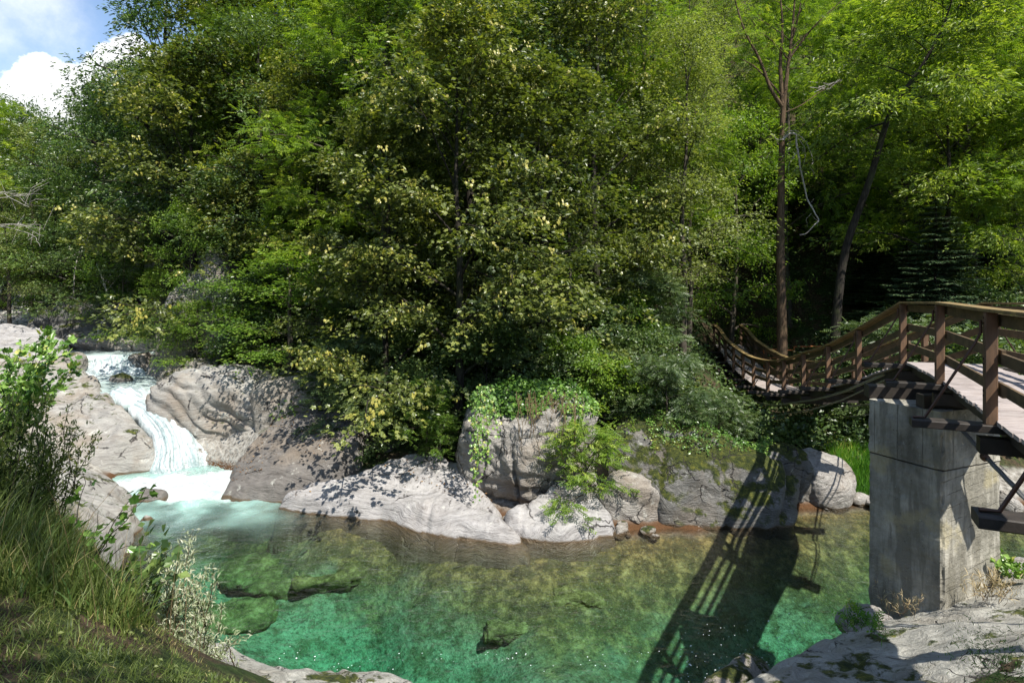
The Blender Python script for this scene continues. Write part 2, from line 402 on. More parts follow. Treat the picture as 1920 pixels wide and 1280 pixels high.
def ground_mat():
    t = NT("woodland_soil"); p = t.pos(); s = t.sep(p); z = s[2]; y = s[1]
    n1 = t.noise(p, 1.3, 6, .65); n2 = t.noise(p, 14, 5, .7)
    soil = t.ramp(n2, [(.3, (.022, .017, .011)), (.5, (.06, .043, .026)), (.72, (.13, .085, .05))])
    green = t.ramp(n2, [(.3, (.014, .026, .006)), (.6, (.04, .065, .016)), (.75, (.10, .12, .03))])
    col = t.mix(t.rng(n1, .42, .58), soil, green)
    # stony bed and shore: rock and algae below a metre or so, gravel far up the stream
    n3 = t.noise(p, .8, 5, .6); n4 = t.voro(p, 7, 'F1', 0)
    rockc = t.ramp(t.m_('ADD', t.m_('MULTIPLY', n2, .6), t.m_('MULTIPLY', n4, .4)), [(.2, (.07, .06, .05)), (.45, (.26, .24, .21)), (.7, (.44, .42, .38))])
    zz = t.m_('ADD', z, t.m_('MULTIPLY', t.m_('SUBTRACT', n3, .5), 1.0))
    zz = t.m_('ADD', zz, t.m_('MULTIPLY', t.rng(y, 16.2, 16.9), t.rng(s[0], -7.5, -6.0)))
    col = t.mix(t.rng(zz, 1.5, .9), col, rockc)
    grav = t.m_('MULTIPLY', t.rng(y, 25, 29), t.rng(zz, 6.0, 4.6))
    grav = t.m_('MULTIPLY', grav, t.rng(s[0], -13, -17))
    col = t.mix(grav, col, t.ramp(t.voro(p, 4.5, 'F1', 0), [(.1, (.5, .48, .44)), (.5, (.36, .34, .31)), (.8, (.08, .075, .07))]))
    sand = t.ramp(t.noise(p, 5, 5, .6), [(.3, (.20, .21, .13)), (.5, (.29, .30, .19)), (.7, (.38, .38, .26))])
    alg = t.ramp(t.noise(p, 3.5, 6, .72), [(.34, (.03, .022, .010)), (.48, (.12, .085, .03)), (.58, (.28, .19, .07)), (.7, (.42, .31, .13))])
    deep = t.rng(t.m_('ADD', z, t.m_('MULTIPLY', t.m_('SUBTRACT', t.noise(t.vadd(p, t.noise(p, 1.2, 3, .5, col=True), .8), .55, 4, .55), .5), 3.2)), -.75, -1.75)
    bed = t.mix(deep, alg, sand)
    bed = t.mix(t.rng(t.noise(t.vadd(p, t.noise(p, 3, 3, .5, col=True), .5), 2.0, 7, .75), .45, .62, 0, .8), bed, (.09, .075, .03))
    bed = t.mix(t.rng(t.noise(p, 11, 5, .75), .5, .62, 0, .6), bed, (.05, .042, .02))
    ripple_n = t.noise(t.vadd(p, t.noise(p, 5, 3, .5, col=True), .2), 24, 3, .6)  # pebbly mottling stands in for rippling light, painted into the bed colour
    bed = t.mix(t.rng(ripple_n, .56, .70, 0, .3), bed, (.40, .37, .25))
    bed = t.mix(t.rng(ripple_n, .44, .34, 0, .35), bed, (.03, .026, .012))
    col = t.mix(t.rng(z, .02, -.14), col, bed)
    col = t.mix(t.m_('MULTIPLY', t.rng(z, .22, .05), t.rng(z, -.12, -.02)), col, (.10, .05, .022))
    h = t.m_('ADD', n2, t.m_('MULTIPLY', n4, .5))
    return t.done(t.pbr(col, .9, t.bump(h, 1.0, .07), .2))
M_GROUND = ground_mat()

def build_ground():
    # graded grid: fine over the pool and near slope, coarse to the horizon
    xs = np.concatenate([np.linspace(-190, -46, 26)[:-1], np.linspace(-46, -17, 60)[:-1], np.linspace(-17, 15, 300)[:-1], np.linspace(15, 46, 60)[:-1], np.linspace(46, 150, 20)])
    ys = np.concatenate([np.linspace(-80, -6, 16)[:-1], np.linspace(-6, 7, 60)[:-1], np.linspace(7, 26, 210)[:-1], np.linspace(26, 60, 90)[:-1], np.linspace(60, 260, 40)])
    X, Y = np.meshgrid(xs, ys, indexing='ij'); Z = terrain(X, Y)
    # submerged humps and a channel edge in the bed
    o = mesh_np("ground", np.stack([X.ravel(), Y.ravel(), Z.ravel()], 1), grid_faces(len(xs), len(ys)), M_GROUND)
    tag(o, kind="structure")
build_ground()

# ------------------------------------------------------------------ rocks
def slab(name, outline, tops, mat, label, bevel=.6, low=-.8, res=.045, amp=.10, groove=.06, seed=0, power=.6, strat=(20, 25), cat="rock", group=None, kind=None):
    """a broad outcrop: plan outline, heights at points inside, shoulders falling to `low` at the outline; skirted so it is solid"""
    P = np.array([o[:2] for o in outline], float)
    mn = P.min(0)-.25; mx = P.max(0)+.25
    nx = int((mx[0]-mn[0])/res)+2; ny = int((mx[1]-mn[1])/res)+2
    X, Y = np.meshgrid(np.linspace(mn[0], mx[0], nx), np.linspace(mn[1], mx[1], ny), indexing='ij')
    Q3 = np.stack([X.ravel(), Y.ravel(), 0*X.ravel()], 1)
    wob = (fbm(Q3*.8+seed*3.1, 4, seed+5)*.22).reshape(X.shape)
    sdist = poly_sd(X, Y, P) + wob*.6
    top = RBF(tops, .5)(X, Y) if len(tops) > 3 else np.full(X.shape, tops[0][2])
    f = np.clip(sdist/bevel, 0, 1); f = 1-(1-f)**2
    f = f**power
    z = low + (top-low)*f
    n = (fbm(Q3*.75+seed, 5, seed)*amp*1.4).reshape(X.shape)
    # rounded parallel flutes that follow the layering of the rock
    a = R(strat[0]); u = X*math.cos(a)+Y*math.sin(a)+z*1.2*math.sin(R(strat[1]))+(fbm(Q3*.35+9, 3, seed+2)*1.1).reshape(X.shape)
    gr = np.abs(np.sin(u*2.3))**.6*.6+np.abs(np.sin(u*5.7+1))**.7*.25 + .15*np.sin(u*13)
    ck = (1-np.clip(np.abs(vnoise(Q3*np.array([.55, .8, 1])+seed*1.7, seed+11))*14, 0, 1)).reshape(X.shape)
    z = z + (n + groove*gr - ck*.10*(amp/.1))*np.clip(f*1.3, 0, 1)
    z += (fbm(Q3*5.5, 3, seed+8)*.018).reshape(X.shape)
    z = np.where(sdist <= 0, low-.3, z)
    keep = (sdist > -.12)
    F_ = grid_faces(nx, ny); k = keep.ravel(); F_ = F_[k[F_].all(1)]
    used = np.unique(F_); mp = np.full(X.size, -1); mp[used] = np.arange(len(used))
    V = np.stack([X.ravel(), Y.ravel(), z.ravel()], 1)[used]
    o = mesh_np(name, V, mp[F_], mat)
    # close it below
    bm = bmesh.new(); bm.from_mesh(o.data)
    be = [e for e in bm.edges if e.is_boundary]
    r = bmesh.ops.extrude_edge_only(bm, edges=be); vs = [v for v in r['geom'] if isinstance(v, bmesh.types.BMVert)]
    for v in vs: v.co.z -= .5
    bm.to_mesh(o.data); bm.free()
    o.data.polygons.foreach_set("use_smooth", np.ones(len(o.data.polygons), bool))
    return tag(o, label, cat, group, kind)

_ICO = {}
def ico(sub):
    if sub not in _ICO:
        bm = bmesh.new(); bmesh.ops.create_icosphere(bm, subdivisions=sub, radius=1.0)
        V = np.array([v.co[:] for v in bm.verts]); Fc = np.array([[v.index for v in f.verts] for f in bm.faces]); bm.free(); _ICO[sub] = (V, Fc)
    return _ICO[sub]
def boulder(name, c, rad, mat, label, rz=0, tilt=0, seed=0, cuts=9, amp=.07, sub=6, n=2.6, cat="boulder", group=None, cutd=(.72, .95), roll=0, strata=0.0, kind=None, parent=None):
    V, Fc = ico(sub); rs = np.random.RandomState(seed+77)
    d = V.copy()
    r = (np.abs(d)**n).sum(1)**(-1/n)
    for k in range(cuts):
        nn = unit(rs.normal(size=3)*np.array([1, 1, .8])); off = rs.uniform(*cutd)
        dp = d@nn; lim = np.where(dp > .05, off/np.maximum(dp, .05), 9)
        # soft minimum
        kk = 10.0; r = -np.log(np.exp(-kk*r)+np.exp(-kk*np.minimum(lim, 9)))/kk
    P = d*r[:, None]*np.array(rad)
    sc = 1.0/float(np.mean(rad))
    nrm = unit(d/np.array(rad))
    P = P + nrm*(fbm(P*sc*1.2+seed*5.3, 5, seed, .55)*amp*np.mean(rad)*1.1)[:, None]
    w = np.abs(vnoise(P*sc*1.6+seed, seed+4)); P -= nrm*(np.clip(1-w*9, 0, 1)*amp*.8*np.mean(rad))[:, None]
    if strata > 0:
        u = P[:, 2]*3.2 + P[:, 0]*1.1 + fbm(P*.6+3, 3, seed+6)*.9
        P += nrm*((np.abs(np.sin(u*2.2))**.5-.5)*strata + (np.abs(np.sin(u*5.1))**.6-.5)*strata*.4)[:, None]
    P += nrm*(fbm(P*7, 3, seed+13)*.012)[:, None]
    ct, st = math.cos(R(tilt)), math.sin(R(tilt)); P = P@np.array([[ct, 0, -st], [0, 1, 0], [st, 0, ct]])
    cr, sr = math.cos(R(roll)), math.sin(R(roll)); P = P@np.array([[1, 0, 0], [0, cr, sr], [0, -sr, cr]])
    cz, sz = math.cos(R(rz)), math.sin(R(rz)); P = P@np.array([[cz, sz, 0], [-sz, cz, 0], [0, 0, 1]])
    o = mesh_np(name, P, Fc, mat, parent)
    o.location = tuple(float(v) for v in c)
    return tag(o, label, cat, group, kind) if label else o

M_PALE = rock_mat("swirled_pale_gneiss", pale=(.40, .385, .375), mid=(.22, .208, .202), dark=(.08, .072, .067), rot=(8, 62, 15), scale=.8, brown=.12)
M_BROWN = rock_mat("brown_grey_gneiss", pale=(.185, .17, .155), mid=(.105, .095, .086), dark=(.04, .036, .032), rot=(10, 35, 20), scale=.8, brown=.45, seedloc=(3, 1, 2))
M_LEFT = rock_mat("weathered_grey_slab", pale=(.34, .33, .30), mid=(.22, .207, .19), dark=(.09, .08, .07), rot=(15, -30, 35), scale=.8, brown=.6, moss=.03, seedloc=(7, 3, 1))
M_ROUGH = rock_mat("rough_pale_boulder_stone", pale=(.42, .395, .36), mid=(.27, .25, .225), dark=(.08, .07, .06), rot=(40, 50, 20), scale=1.0, brown=.6, rough_rock=True, seedloc=(2, 8, 5))
M_MOSSY = rock_mat("dark_mossy_boulder_stone", pale=(.21, .205, .19), mid=(.115, .11, .10), dark=(.04, .036, .03), rot=(60, 20, 40), scale=1.2, brown=.35, moss=.88, rough_rock=True, seedloc=(1, 4, 9))
M_CLIFF = rock_mat("shaded_cliff_stone", pale=(.36, .33, .29), mid=(.22, .20, .17), dark=(.07, .06, .05), rot=(75, 10, 5), scale=.9, brown=.4, moss=.25, rough_rock=True, seedloc=(5, 5, 5))
M_NEAR = rock_mat("lichen_spotted_near_slab", pale=(.42, .41, .36), mid=(.30, .29, .255), dark=(.12, .11, .10), rot=(25, 40, 60), scale=1.6, brown=.3, moss=.02, rough_rock=False, wet=False, seedloc=(9, 2, 6))

def PW(*rows):  # pixel rows -> plan outline
    return [tuple(W(r[0], r[1], z=r[2])) if len(r) == 3 else tuple(W(r[0], r[1], d=r[3])) for r in rows]

def build_rocks():
    # shelf left of centre, brown and shaded
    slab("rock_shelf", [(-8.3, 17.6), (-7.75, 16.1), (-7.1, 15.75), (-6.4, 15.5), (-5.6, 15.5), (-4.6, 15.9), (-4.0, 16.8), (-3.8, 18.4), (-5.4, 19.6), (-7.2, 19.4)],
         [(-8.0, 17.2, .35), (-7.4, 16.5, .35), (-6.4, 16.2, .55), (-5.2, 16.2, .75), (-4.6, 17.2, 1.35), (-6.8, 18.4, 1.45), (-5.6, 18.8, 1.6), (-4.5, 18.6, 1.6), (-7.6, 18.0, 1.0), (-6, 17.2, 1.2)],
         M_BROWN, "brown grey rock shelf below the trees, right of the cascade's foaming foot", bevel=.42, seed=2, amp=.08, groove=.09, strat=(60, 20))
    # the pale whale-back along the water
    slab("rock_shelf", [(-6.0, 15.6), (-5.9, 15.2), (-4.6, 14.75), (-3.2, 14.2), (-2.0, 13.65), (-1.0, 13.15), (-.1, 12.85), (.42, 12.9), (.5, 13.3), (.1, 14.0), (-.3, 15.0), (-.7, 16.2), (-2.2, 17.2), (-3.6, 17.0), (-4.4, 16.2), (-5.2, 15.9)],
         [(-5.6, 15.4, .3), (-4.4, 15.3, .5), (-3.4, 15.6, .6), (-2.8, 16.2, .85), (-2.0, 15.9, .8), (-3.2, 14.6, .22), (-2.2, 14.5, .38), (-1.4, 13.7, .28), (-.6, 13.6, .28), (0, 13.1, .16), (-1.0, 15.2, .5), (-.5, 14.4, .3), (-1.4, 16.6, .9)],
         M_PALE, "long pale swirl-banded rock shelf sloping into the pool at centre", bevel=.55, low=-.5, seed=5, amp=.06, groove=.12, strat=(70, 30))
    slab("rock_shelf", [(.35, 14.5), (-.35, 14.2), (-.3, 13.6), (.3, 13.15), (1.0, 13.1), (1.75, 13.2), (2.35, 13.5), (2.4, 14.1), (1.9, 14.9), (.8, 15.1)],
         [(.2, 14.4, .6), (.3, 13.6, .28), (1.2, 13.5, .3), (2.0, 13.7, .3), (1.6, 14.5, .6), (.9, 14.3, .55)],
         M_PALE, "small pale rock slab at the water's edge below the ivy-topped boulder", bevel=.32, seed=9, amp=.06, groove=.06, strat=(40, 30))
    # hollow between shelves
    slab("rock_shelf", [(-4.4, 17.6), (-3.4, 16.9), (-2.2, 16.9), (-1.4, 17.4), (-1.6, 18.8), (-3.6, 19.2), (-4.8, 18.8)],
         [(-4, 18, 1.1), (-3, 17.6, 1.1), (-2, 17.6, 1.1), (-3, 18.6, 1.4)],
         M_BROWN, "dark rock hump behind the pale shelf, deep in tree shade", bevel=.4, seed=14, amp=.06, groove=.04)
    # boulders on the right
    boulder("boulder", (.35, 15.9, 1.45), (1.75, 1.4, 1.62), M_ROUGH, "craggy pale boulder with ivy on its top beside the pale shelf", seed=4, cuts=11, amp=.12, n=3.0, rz=12, tilt=-6, strata=.07, cutd=(.78, 1.0))
    boulder("boulder", (1.55, 14.65, .35), (.75, .5, .45), M_ROUGH, "low pale rock wedged under the ivy-topped boulder", seed=21, cuts=8, amp=.09, sub=5)
    boulder("boulder", (4.35, 15.75, .15), (2.75, 1.75, 2.0), M_MOSSY, "largest dark boulder with yellow moss on its crown, rising from the pool", seed=11, cuts=12, amp=.09, n=2.5, rz=-8, tilt=8, cutd=(.78, 1.0), strata=.04)
    boulder("boulder", (6.6, 16.1, .3), (1.3, 1.0, 1.15), M_MOSSY, "rough grey boulder draped with trailing greenery beside the mossy one", seed=31, cuts=10, amp=.12, rz=20, strata=.05)
    boulder("boulder", (7.95, 16.0, .35), (.85, .75, .98), M_ROUGH, "smooth pale rounded boulder left of the bright grass tuft", seed=37, cuts=7, amp=.05, rz=-20, tilt=20)
    for k, (x, y, r) in enumerate([(8.9, 15.7, .22), (9.25, 15.75, .16), (9.6, 15.6, .26), (9.05, 15.45, .12), (10.1, 15.5, .2), (10.6, 15.6, .3), (11.4, 15.3, .25), (12.4, 15.4, .35), (13.4, 15.6, .3)]):
        boulder("stone", (x, y, .08), (r*1.3, r, r*.8), M_ROUGH, "small grey stone on the shore below the bright grass", seed=50+k, cuts=7, sub=4, cat="stone", group="stones on the far shore", rz=k*40)
    rs = np.random.RandomState(8)
    for k in range(26):
        if k < 12: x = rs.uniform(1.9, 3.2); y = 14.0+rs.uniform(-.5, .5); r = rs.uniform(.06, .17)
        elif k < 18: x = rs.uniform(-1.0, .3); y = 14.7+rs.uniform(-.3, .6); r = rs.uniform(.06, .14)
        else: x = rs.uniform(-10.6, -8.6); y = 14.6+(x+9)*-.8+rs.uniform(-.5, .3); r = rs.uniform(.08, .2)
        boulder("stone", (x, y, max(th(x, y), -.05)+r*.25), (r*1.3, r, r*.75), M_ROUGH if k % 3 else M_CLIFF, "loose grey cobble lying at the foot of the shore rocks", seed=90+k, cuts=7, sub=4, cat="stone", group="cobbles at the foot of the shore rocks", rz=k*47)
    boulder("boulder", (2.75, 14.75, .25), (.85, .6, .85), M_ROUGH, "rounded grey boulder against the left foot of the largest mossy boulder", seed=12, cuts=9, amp=.08, sub=5, strata=.04)
    boulder("boulder", (5.75, 14.95, .1), (.95, .55, .7), M_MOSSY, "low mossy boulder at the water in front of the creeper-draped rock", seed=13, cuts=9, amp=.09, sub=5, rz=15)
    # cascade walls
    slab("rock_slab", [(-10.45, 18.5), (-10.9, 18.1), (-11.6, 17.9), (-12.6, 17.2), (-15, 16.8), (-18.5, 18.5), (-19.5, 22), (-17.6, 23.6), (-15.7, 23.6), (-14.5, 22.4), (-13.65, 21.3), (-12.7, 20.4), (-11.8, 19.75), (-11.1, 19.25), (-10.7, 18.9)],
         [(-11.0, 18.7, .75), (-11.6, 18.5, .9), (-12.0, 19.4, 1.45), (-13, 20.2, 1.8), (-14, 21.2, 1.95), (-15.8, 22.6, 2.25), (-12.6, 18.4, 1.1), (-13.8, 18.2, 1.2), (-14.5, 20, 1.9), (-16.5, 20.5, 2.3), (-17.5, 19.5, 2.5), (-12, 18.0, .5)],
         M_LEFT, "broad weathered grey rock slab left of the cascade", bevel=.7, seed=17, amp=.14, groove=.14, strat=(120, 25), res=.06)
    slab("rock_slab", [(-22.5, 23.8), (-20.5, 23.4), (-18.8, 24.0), (-18.1, 25.0), (-18.4, 26.4), (-19.6, 28.0), (-22, 29), (-25, 28.5), (-25.5, 25)],
         [(-22, 25, 3.3), (-20, 24.8, 3.0), (-19, 25.6, 2.75), (-20, 27, 3.3), (-22.5, 27.5, 3.6)],
         M_PALE, "smooth pale rock slab above the broad grey one, at the left edge", bevel=.9, seed=19, amp=.12, groove=.06, low=1.0, res=.07)
    boulder("boulder", (-18.0, 24.9, 2.1), (.7, .7, .85), M_LEFT, "squarish grey block on the left side of the upper rapid", seed=61, cuts=10, amp=.06, n=4, sub=5)
    boulder("boulder", (-9.45, 20.9, 1.2), (3.0, 1.6, 1.5), M_LEFT, "layered grey boulder overhanging the right side of the cascade", seed=23, cuts=9, amp=.06, n=2.5, rz=-6, tilt=14, cutd=(.8, 1.0), strata=.13, roll=-8)
    boulder("boulder", (-6.9, 20.4, 1.1), (1.9, 1.4, 1.7), M_CLIFF, "dark rock in the hollow between cascade boulder and brown shelf", seed=24, cuts=9, amp=.08)
    boulder("boulder", (-13.2, 25.9, 2.3), (2.3, 1.4, 1.15), M_CLIFF, "dark rounded rock right of the upper rapid", seed=25, cuts=9, amp=.08, strata=.06)
    boulder("boulder", (-12.3, 23.5, 1.95), (1.5, .8, .75), M_CLIFF, "low dark rock between upper rapid and cascade boulder", seed=26, cuts=9, amp=.1)
    boulder("rock_ledge", (-16.2, 28.4, 2.7), (4.2, 1.4, .95), M_CLIFF, "flat layered ledge crossing behind the upper rapid", seed=27, cuts=5, amp=.05, n=4, strata=.12, cat="rock")
    boulder("boulder", (-20.6, 30.6, 3.3), (3.3, 1.9, 2.1), M_MOSSY, "mossy boulder far upstream beside the gravel bar", seed=28, cuts=11, amp=.09, tilt=-8, n=2.8)
    boulder("cliff", (-13.4, 25.4, 3.9), (1.0, 1.2, 2.5), M_CLIFF, "leaning grey cliff fin above the upper rapid", seed=33, cuts=9, amp=.1, tilt=16, n=3, cat="cliff")
    boulder("cliff", (-11.9, 25.2, 4.6), (.85, 1.0, 2.6), M_ROUGH, "pale fluted rock pillar right of the leaning cliff fin", seed=34, cuts=7, amp=.06, tilt=-4, n=3.2, strata=.0, cat="cliff")
    boulder("cliff", (-9.4, 25.4, 4.2), (2.2, 1.4, 2.6), M_CLIFF, "shaded cliff face behind the overhanging tree", seed=35, cuts=9, amp=.1, n=3, cat="cliff")
    boulder("cliff", (-16.6, 31.5, 4.6), (3.4, 1.8, 2.6), M_CLIFF, "dark cliff behind the flat ledge upstream", seed=36, cuts=9, amp=.1, n=3, cat="cliff")
    # stones in the current
    boulder("stone", (-9.45, 16.15, .0), (.42, .36, .22), M_BROWN, "dark wet stone breaking the foam at the cascade's foot", seed=41, cuts=5, sub=5, cat="stone")
    boulder("stone", (-14.95, 23.5, 1.95), (.42, .34, .28), M_MOSSY, "small mossy stone just above the cascade's lip", seed=42, cuts=5, sub=5, cat="stone")
    boulder("stone", (-15.6, 25.9, 2.4), (.5, .5, .5), M_CLIFF, "wet stone on the brink of the upper rapid", seed=43, cuts=7, sub=5, cat="stone")
    # sunken rocks
    for k, (px, py, z, rx, ry, rz_, a, lab) in enumerate([
            (655, 1075, -.95, 1.0, 2.0, .75, -30, "brown sunken rock ridge in the green water left of centre"),
            (850, 1075, -.75, 1.3, .9, .62, 10, "brown sunken ledge in front of the long pale shelf"),
            (500, 1085, -.85, 1.5, .8, .6, -25, "olive sunken rock under the left of the pool"),
            (1075, 1175, -.95, .6, .28, .5, -5, "yellow-brown sunken rock near the bottom of the pool"),
            (1290, 1095, -1.2, .7, .4, .6, 30, "dark sunken rock right of the bridge's shadow"),
            (1440, 1075, -1.2, 1.2, .5, .75, -20, "long dark sunken rock left of the pier"),
            (430, 1120, -.6, .9, .7, .5, 20, "sunken rock close to the willow shrub"),
            (960, 1215, -1.1, .6, .3, .4, 10, "low sunken rock nearest the lower edge of the pool")]):
        boulder("sunken_rock", np.array([*W(px, py, z=z-.45)[:2], min(th(*W(px, py, z=z-.45)[:2])-.02, -.62-rz_*.5)]), (rx*1.1, ry*.9, rz_*.42), M_BED, lab, seed=70+k, cuts=8, amp=.2, sub=5, rz=a, cat="rock")
    # near side
    slab("rock_ledge", [(-4.9, 9.9), (-4.2, 9.15), (-3.2, 8.85), (-2.3, 8.75), (-1.45, 8.55), (-1.0, 8.1), (-1.4, 7.2), (-3.4, 7.0), (-5.2, 8.4)],
         [(-4.5, 9.3, .25), (-3.2, 8.5, .22), (-2, 8.3, .2), (-1.4, 8.0, .2), (-3, 7.6, .5), (-4.4, 8.3, .6)],
         M_NEAR, "pale pitted rock ledge along the near water's edge at the bottom", bevel=.25, seed=44, amp=.06, groove=.05, low=-.5, res=.03)
    slab("rock_slab", [(-9.1, 14.9), (-8.3, 14.2), (-7.9, 13.0), (-7.5, 11.9), (-6.6, 10.6), (-6.9, 9.9), (-9, 10), (-12.5, 12), (-14, 14.5), (-12, 16.2), (-10.3, 16.4), (-9.6, 15.9)],
         [(-8.8, 14.2, .25), (-8.2, 12.6, .4), (-7.4, 11, .5), (-9.4, 13.6, .8), (-10.4, 15.4, .7), (-12, 14, 1.9), (-8.6, 11.4, 1.3), (-11, 13, 1.7)],
         M_LEFT, "grey shore rock behind the tall grass on the near left bank", bevel=.5, seed=45, amp=.1, groove=.07, strat=(100, 20), res=.05)
    slab("rock_slab", [(1.75, 6.0), (2.15, 7.0), (3.0, 7.75), (4.0, 8.35), (5.0, 8.75), (5.8, 9.0), (7.2, 9.4), (9.2, 9.2), (9.6, 7), (8.5, 4.2), (6, 2.8), (3.6, 3.0), (2.3, 4.2)],
         [(2.6, 6.8, .95), (3.4, 7.4, .95), (4.3, 7.9, .95), (3.4, 6.5, 1.2), (4.6, 7.2, 1.2), (5.4, 8.2, 1.0), (6.8, 8.4, 1.35), (8.4, 8, 1.8), (4.2, 5.4, 1.75), (5.6, 6.2, 1.85), (7, 6.6, 2.0), (3.2, 4.6, 1.9), (6, 4.4, 2.5), (8, 5, 2.6), (2.7, 5.2, 1.35)],
         M_NEAR, "large pale lichen-spotted slab under the bridge pier, nearest the camera", bevel=.4, seed=46, amp=.06, groove=.04, low=-.2, res=.035, strat=(35, 20))
    boulder("boulder", (2.75, 7.75, .25), (1.2, .34, .42), M_CLIFF, "thin dark rock flake leaning along the near slab's lower edge", seed=47, cuts=7, amp=.07, rz=40, roll=25, sub=5)
    boulder("boulder", (4.95, 8.6, .75), (.36, .3, .38), M_ROUGH, "knobbly pale rock at the left foot of the pier", seed=48, cuts=8, amp=.1, sub=5)
    boulder("boulder", (8.9, 10.5, .35), (.7, .5, .45), M_ROUGH, "yellow-stained rock on the bank right of the pier", seed=49, cuts=8, amp=.1, sub=5)
M_BED = None
def bed_mat():
    t = NT("algae_covered_bed_rock"); p = t.pos()
    n = t.noise(p, 3.2, 6, .72); f = t.noise(p, 18, 4, .7)
    col = t.ramp(t.m_('ADD', t.m_('MULTIPLY', n, .7), t.m_('MULTIPLY', f, .3)), [(.35, (.035, .028, .012)), (.48, (.12, .095, .032)), (.58, (.25, .20, .08)), (.72, (.40, .34, .16))])
    return t.done(t.pbr(col, .9, t.bump(n, .8, .08), .2))
M_BED = bed_mat()
build_rocks()

# ------------------------------------------------------------------ water
def water_mat(name, ripple=1.0, volume=True, milky=(.36, .58, .52)):
    t = NT(name); p = t.pos(); foam = t.attr("foam")
    q = t.vadd(p, t.noise(p, .9, 3, .5, col=True), .6)
    r1 = t.noise(t.map(q, scale=(1, 1.7, 1), rot=(0, 0, 20)), 3.0, 5, .6)
    r2 = t.noise(q, 11, 4, .6)
    h = t.m_('ADD', t.m_('MULTIPLY', r1, .7), t.m_('MULTIPLY', r2, .3))
    nr = t.bump(h, .8*ripple, .07)
    gl = t.node("BsdfGlossy"); gl.inputs['Roughness'].default_value = .03; t.put(gl.inputs['Normal'], nr); gl.inputs[0].default_value = (1, 1, 1, 1)
    # the pool is looked into: clear water that passes sunlight, colour comes from the body below
    tr = t.node("BsdfTransparent"); tr.inputs[0].default_value = (.97, .99, .98, 1)
    fr = t.node("Fresnel"); fr.inputs[0].default_value = 1.36; t.put(fr.inputs[1], nr)
    fr_ = t.m_('MULTIPLY', fr.outputs[0], 1.0)
    mx = t.node("MixShader"); t.put(mx.inputs[0], fr_); t.l.new(tr.outputs[0], mx.inputs[1]); t.l.new(gl.outputs[0], mx.inputs[2])
    # foam and bubbles
    fn = t.noise(t.map(q, scale=(1, 1.4, 1)), 5.5, 8, .72)
    ff = t.noise(q, 24, 4, .7)
    fm = t.m_('ADD', foam, t.m_('MULTIPLY', t.m_('SUBTRACT', t.m_('ADD', t.m_('MULTIPLY', fn, .75), t.m_('MULTIPLY', ff, .25)), .5), 1.5))
    fsharp = t.rng(fm, .42, .95); fsoft = t.m_('MULTIPLY', t.rng(foam, .02, .55), .72)
    d1 = t.pbr((.70, .75, .75), .45, t.bump(fn, 1.0, .16), .4)
    d2 = t.pbr(milky, .25, nr, .5)
    m2 = t.node("MixShader"); t.put(m2.inputs[0], fsoft); t.l.new(mx.outputs[0], m2.inputs[1]); t.l.new(d2, m2.inputs[2])
    m3 = t.node("MixShader"); t.put(m3.inputs[0], t.m_('MULTIPLY', fsharp, t.rng(foam, .01, .12))); t.l.new(m2.outputs[0], m3.inputs[1]); t.l.new(d1, m3.inputs[2])
    vol = None
    if volume:
        va = t.node("VolumeAbsorption"); va.inputs[0].default_value = (.0, .84, .70, 1); va.inputs[1].default_value = .27; vol = va.outputs[0]
    return t.done(m3.outputs[0], vol)
M_POOL = water_mat("clear_green_water"); M_STREAM = water_mat("stream_water", 1.6, False, (.5, .62, .6))

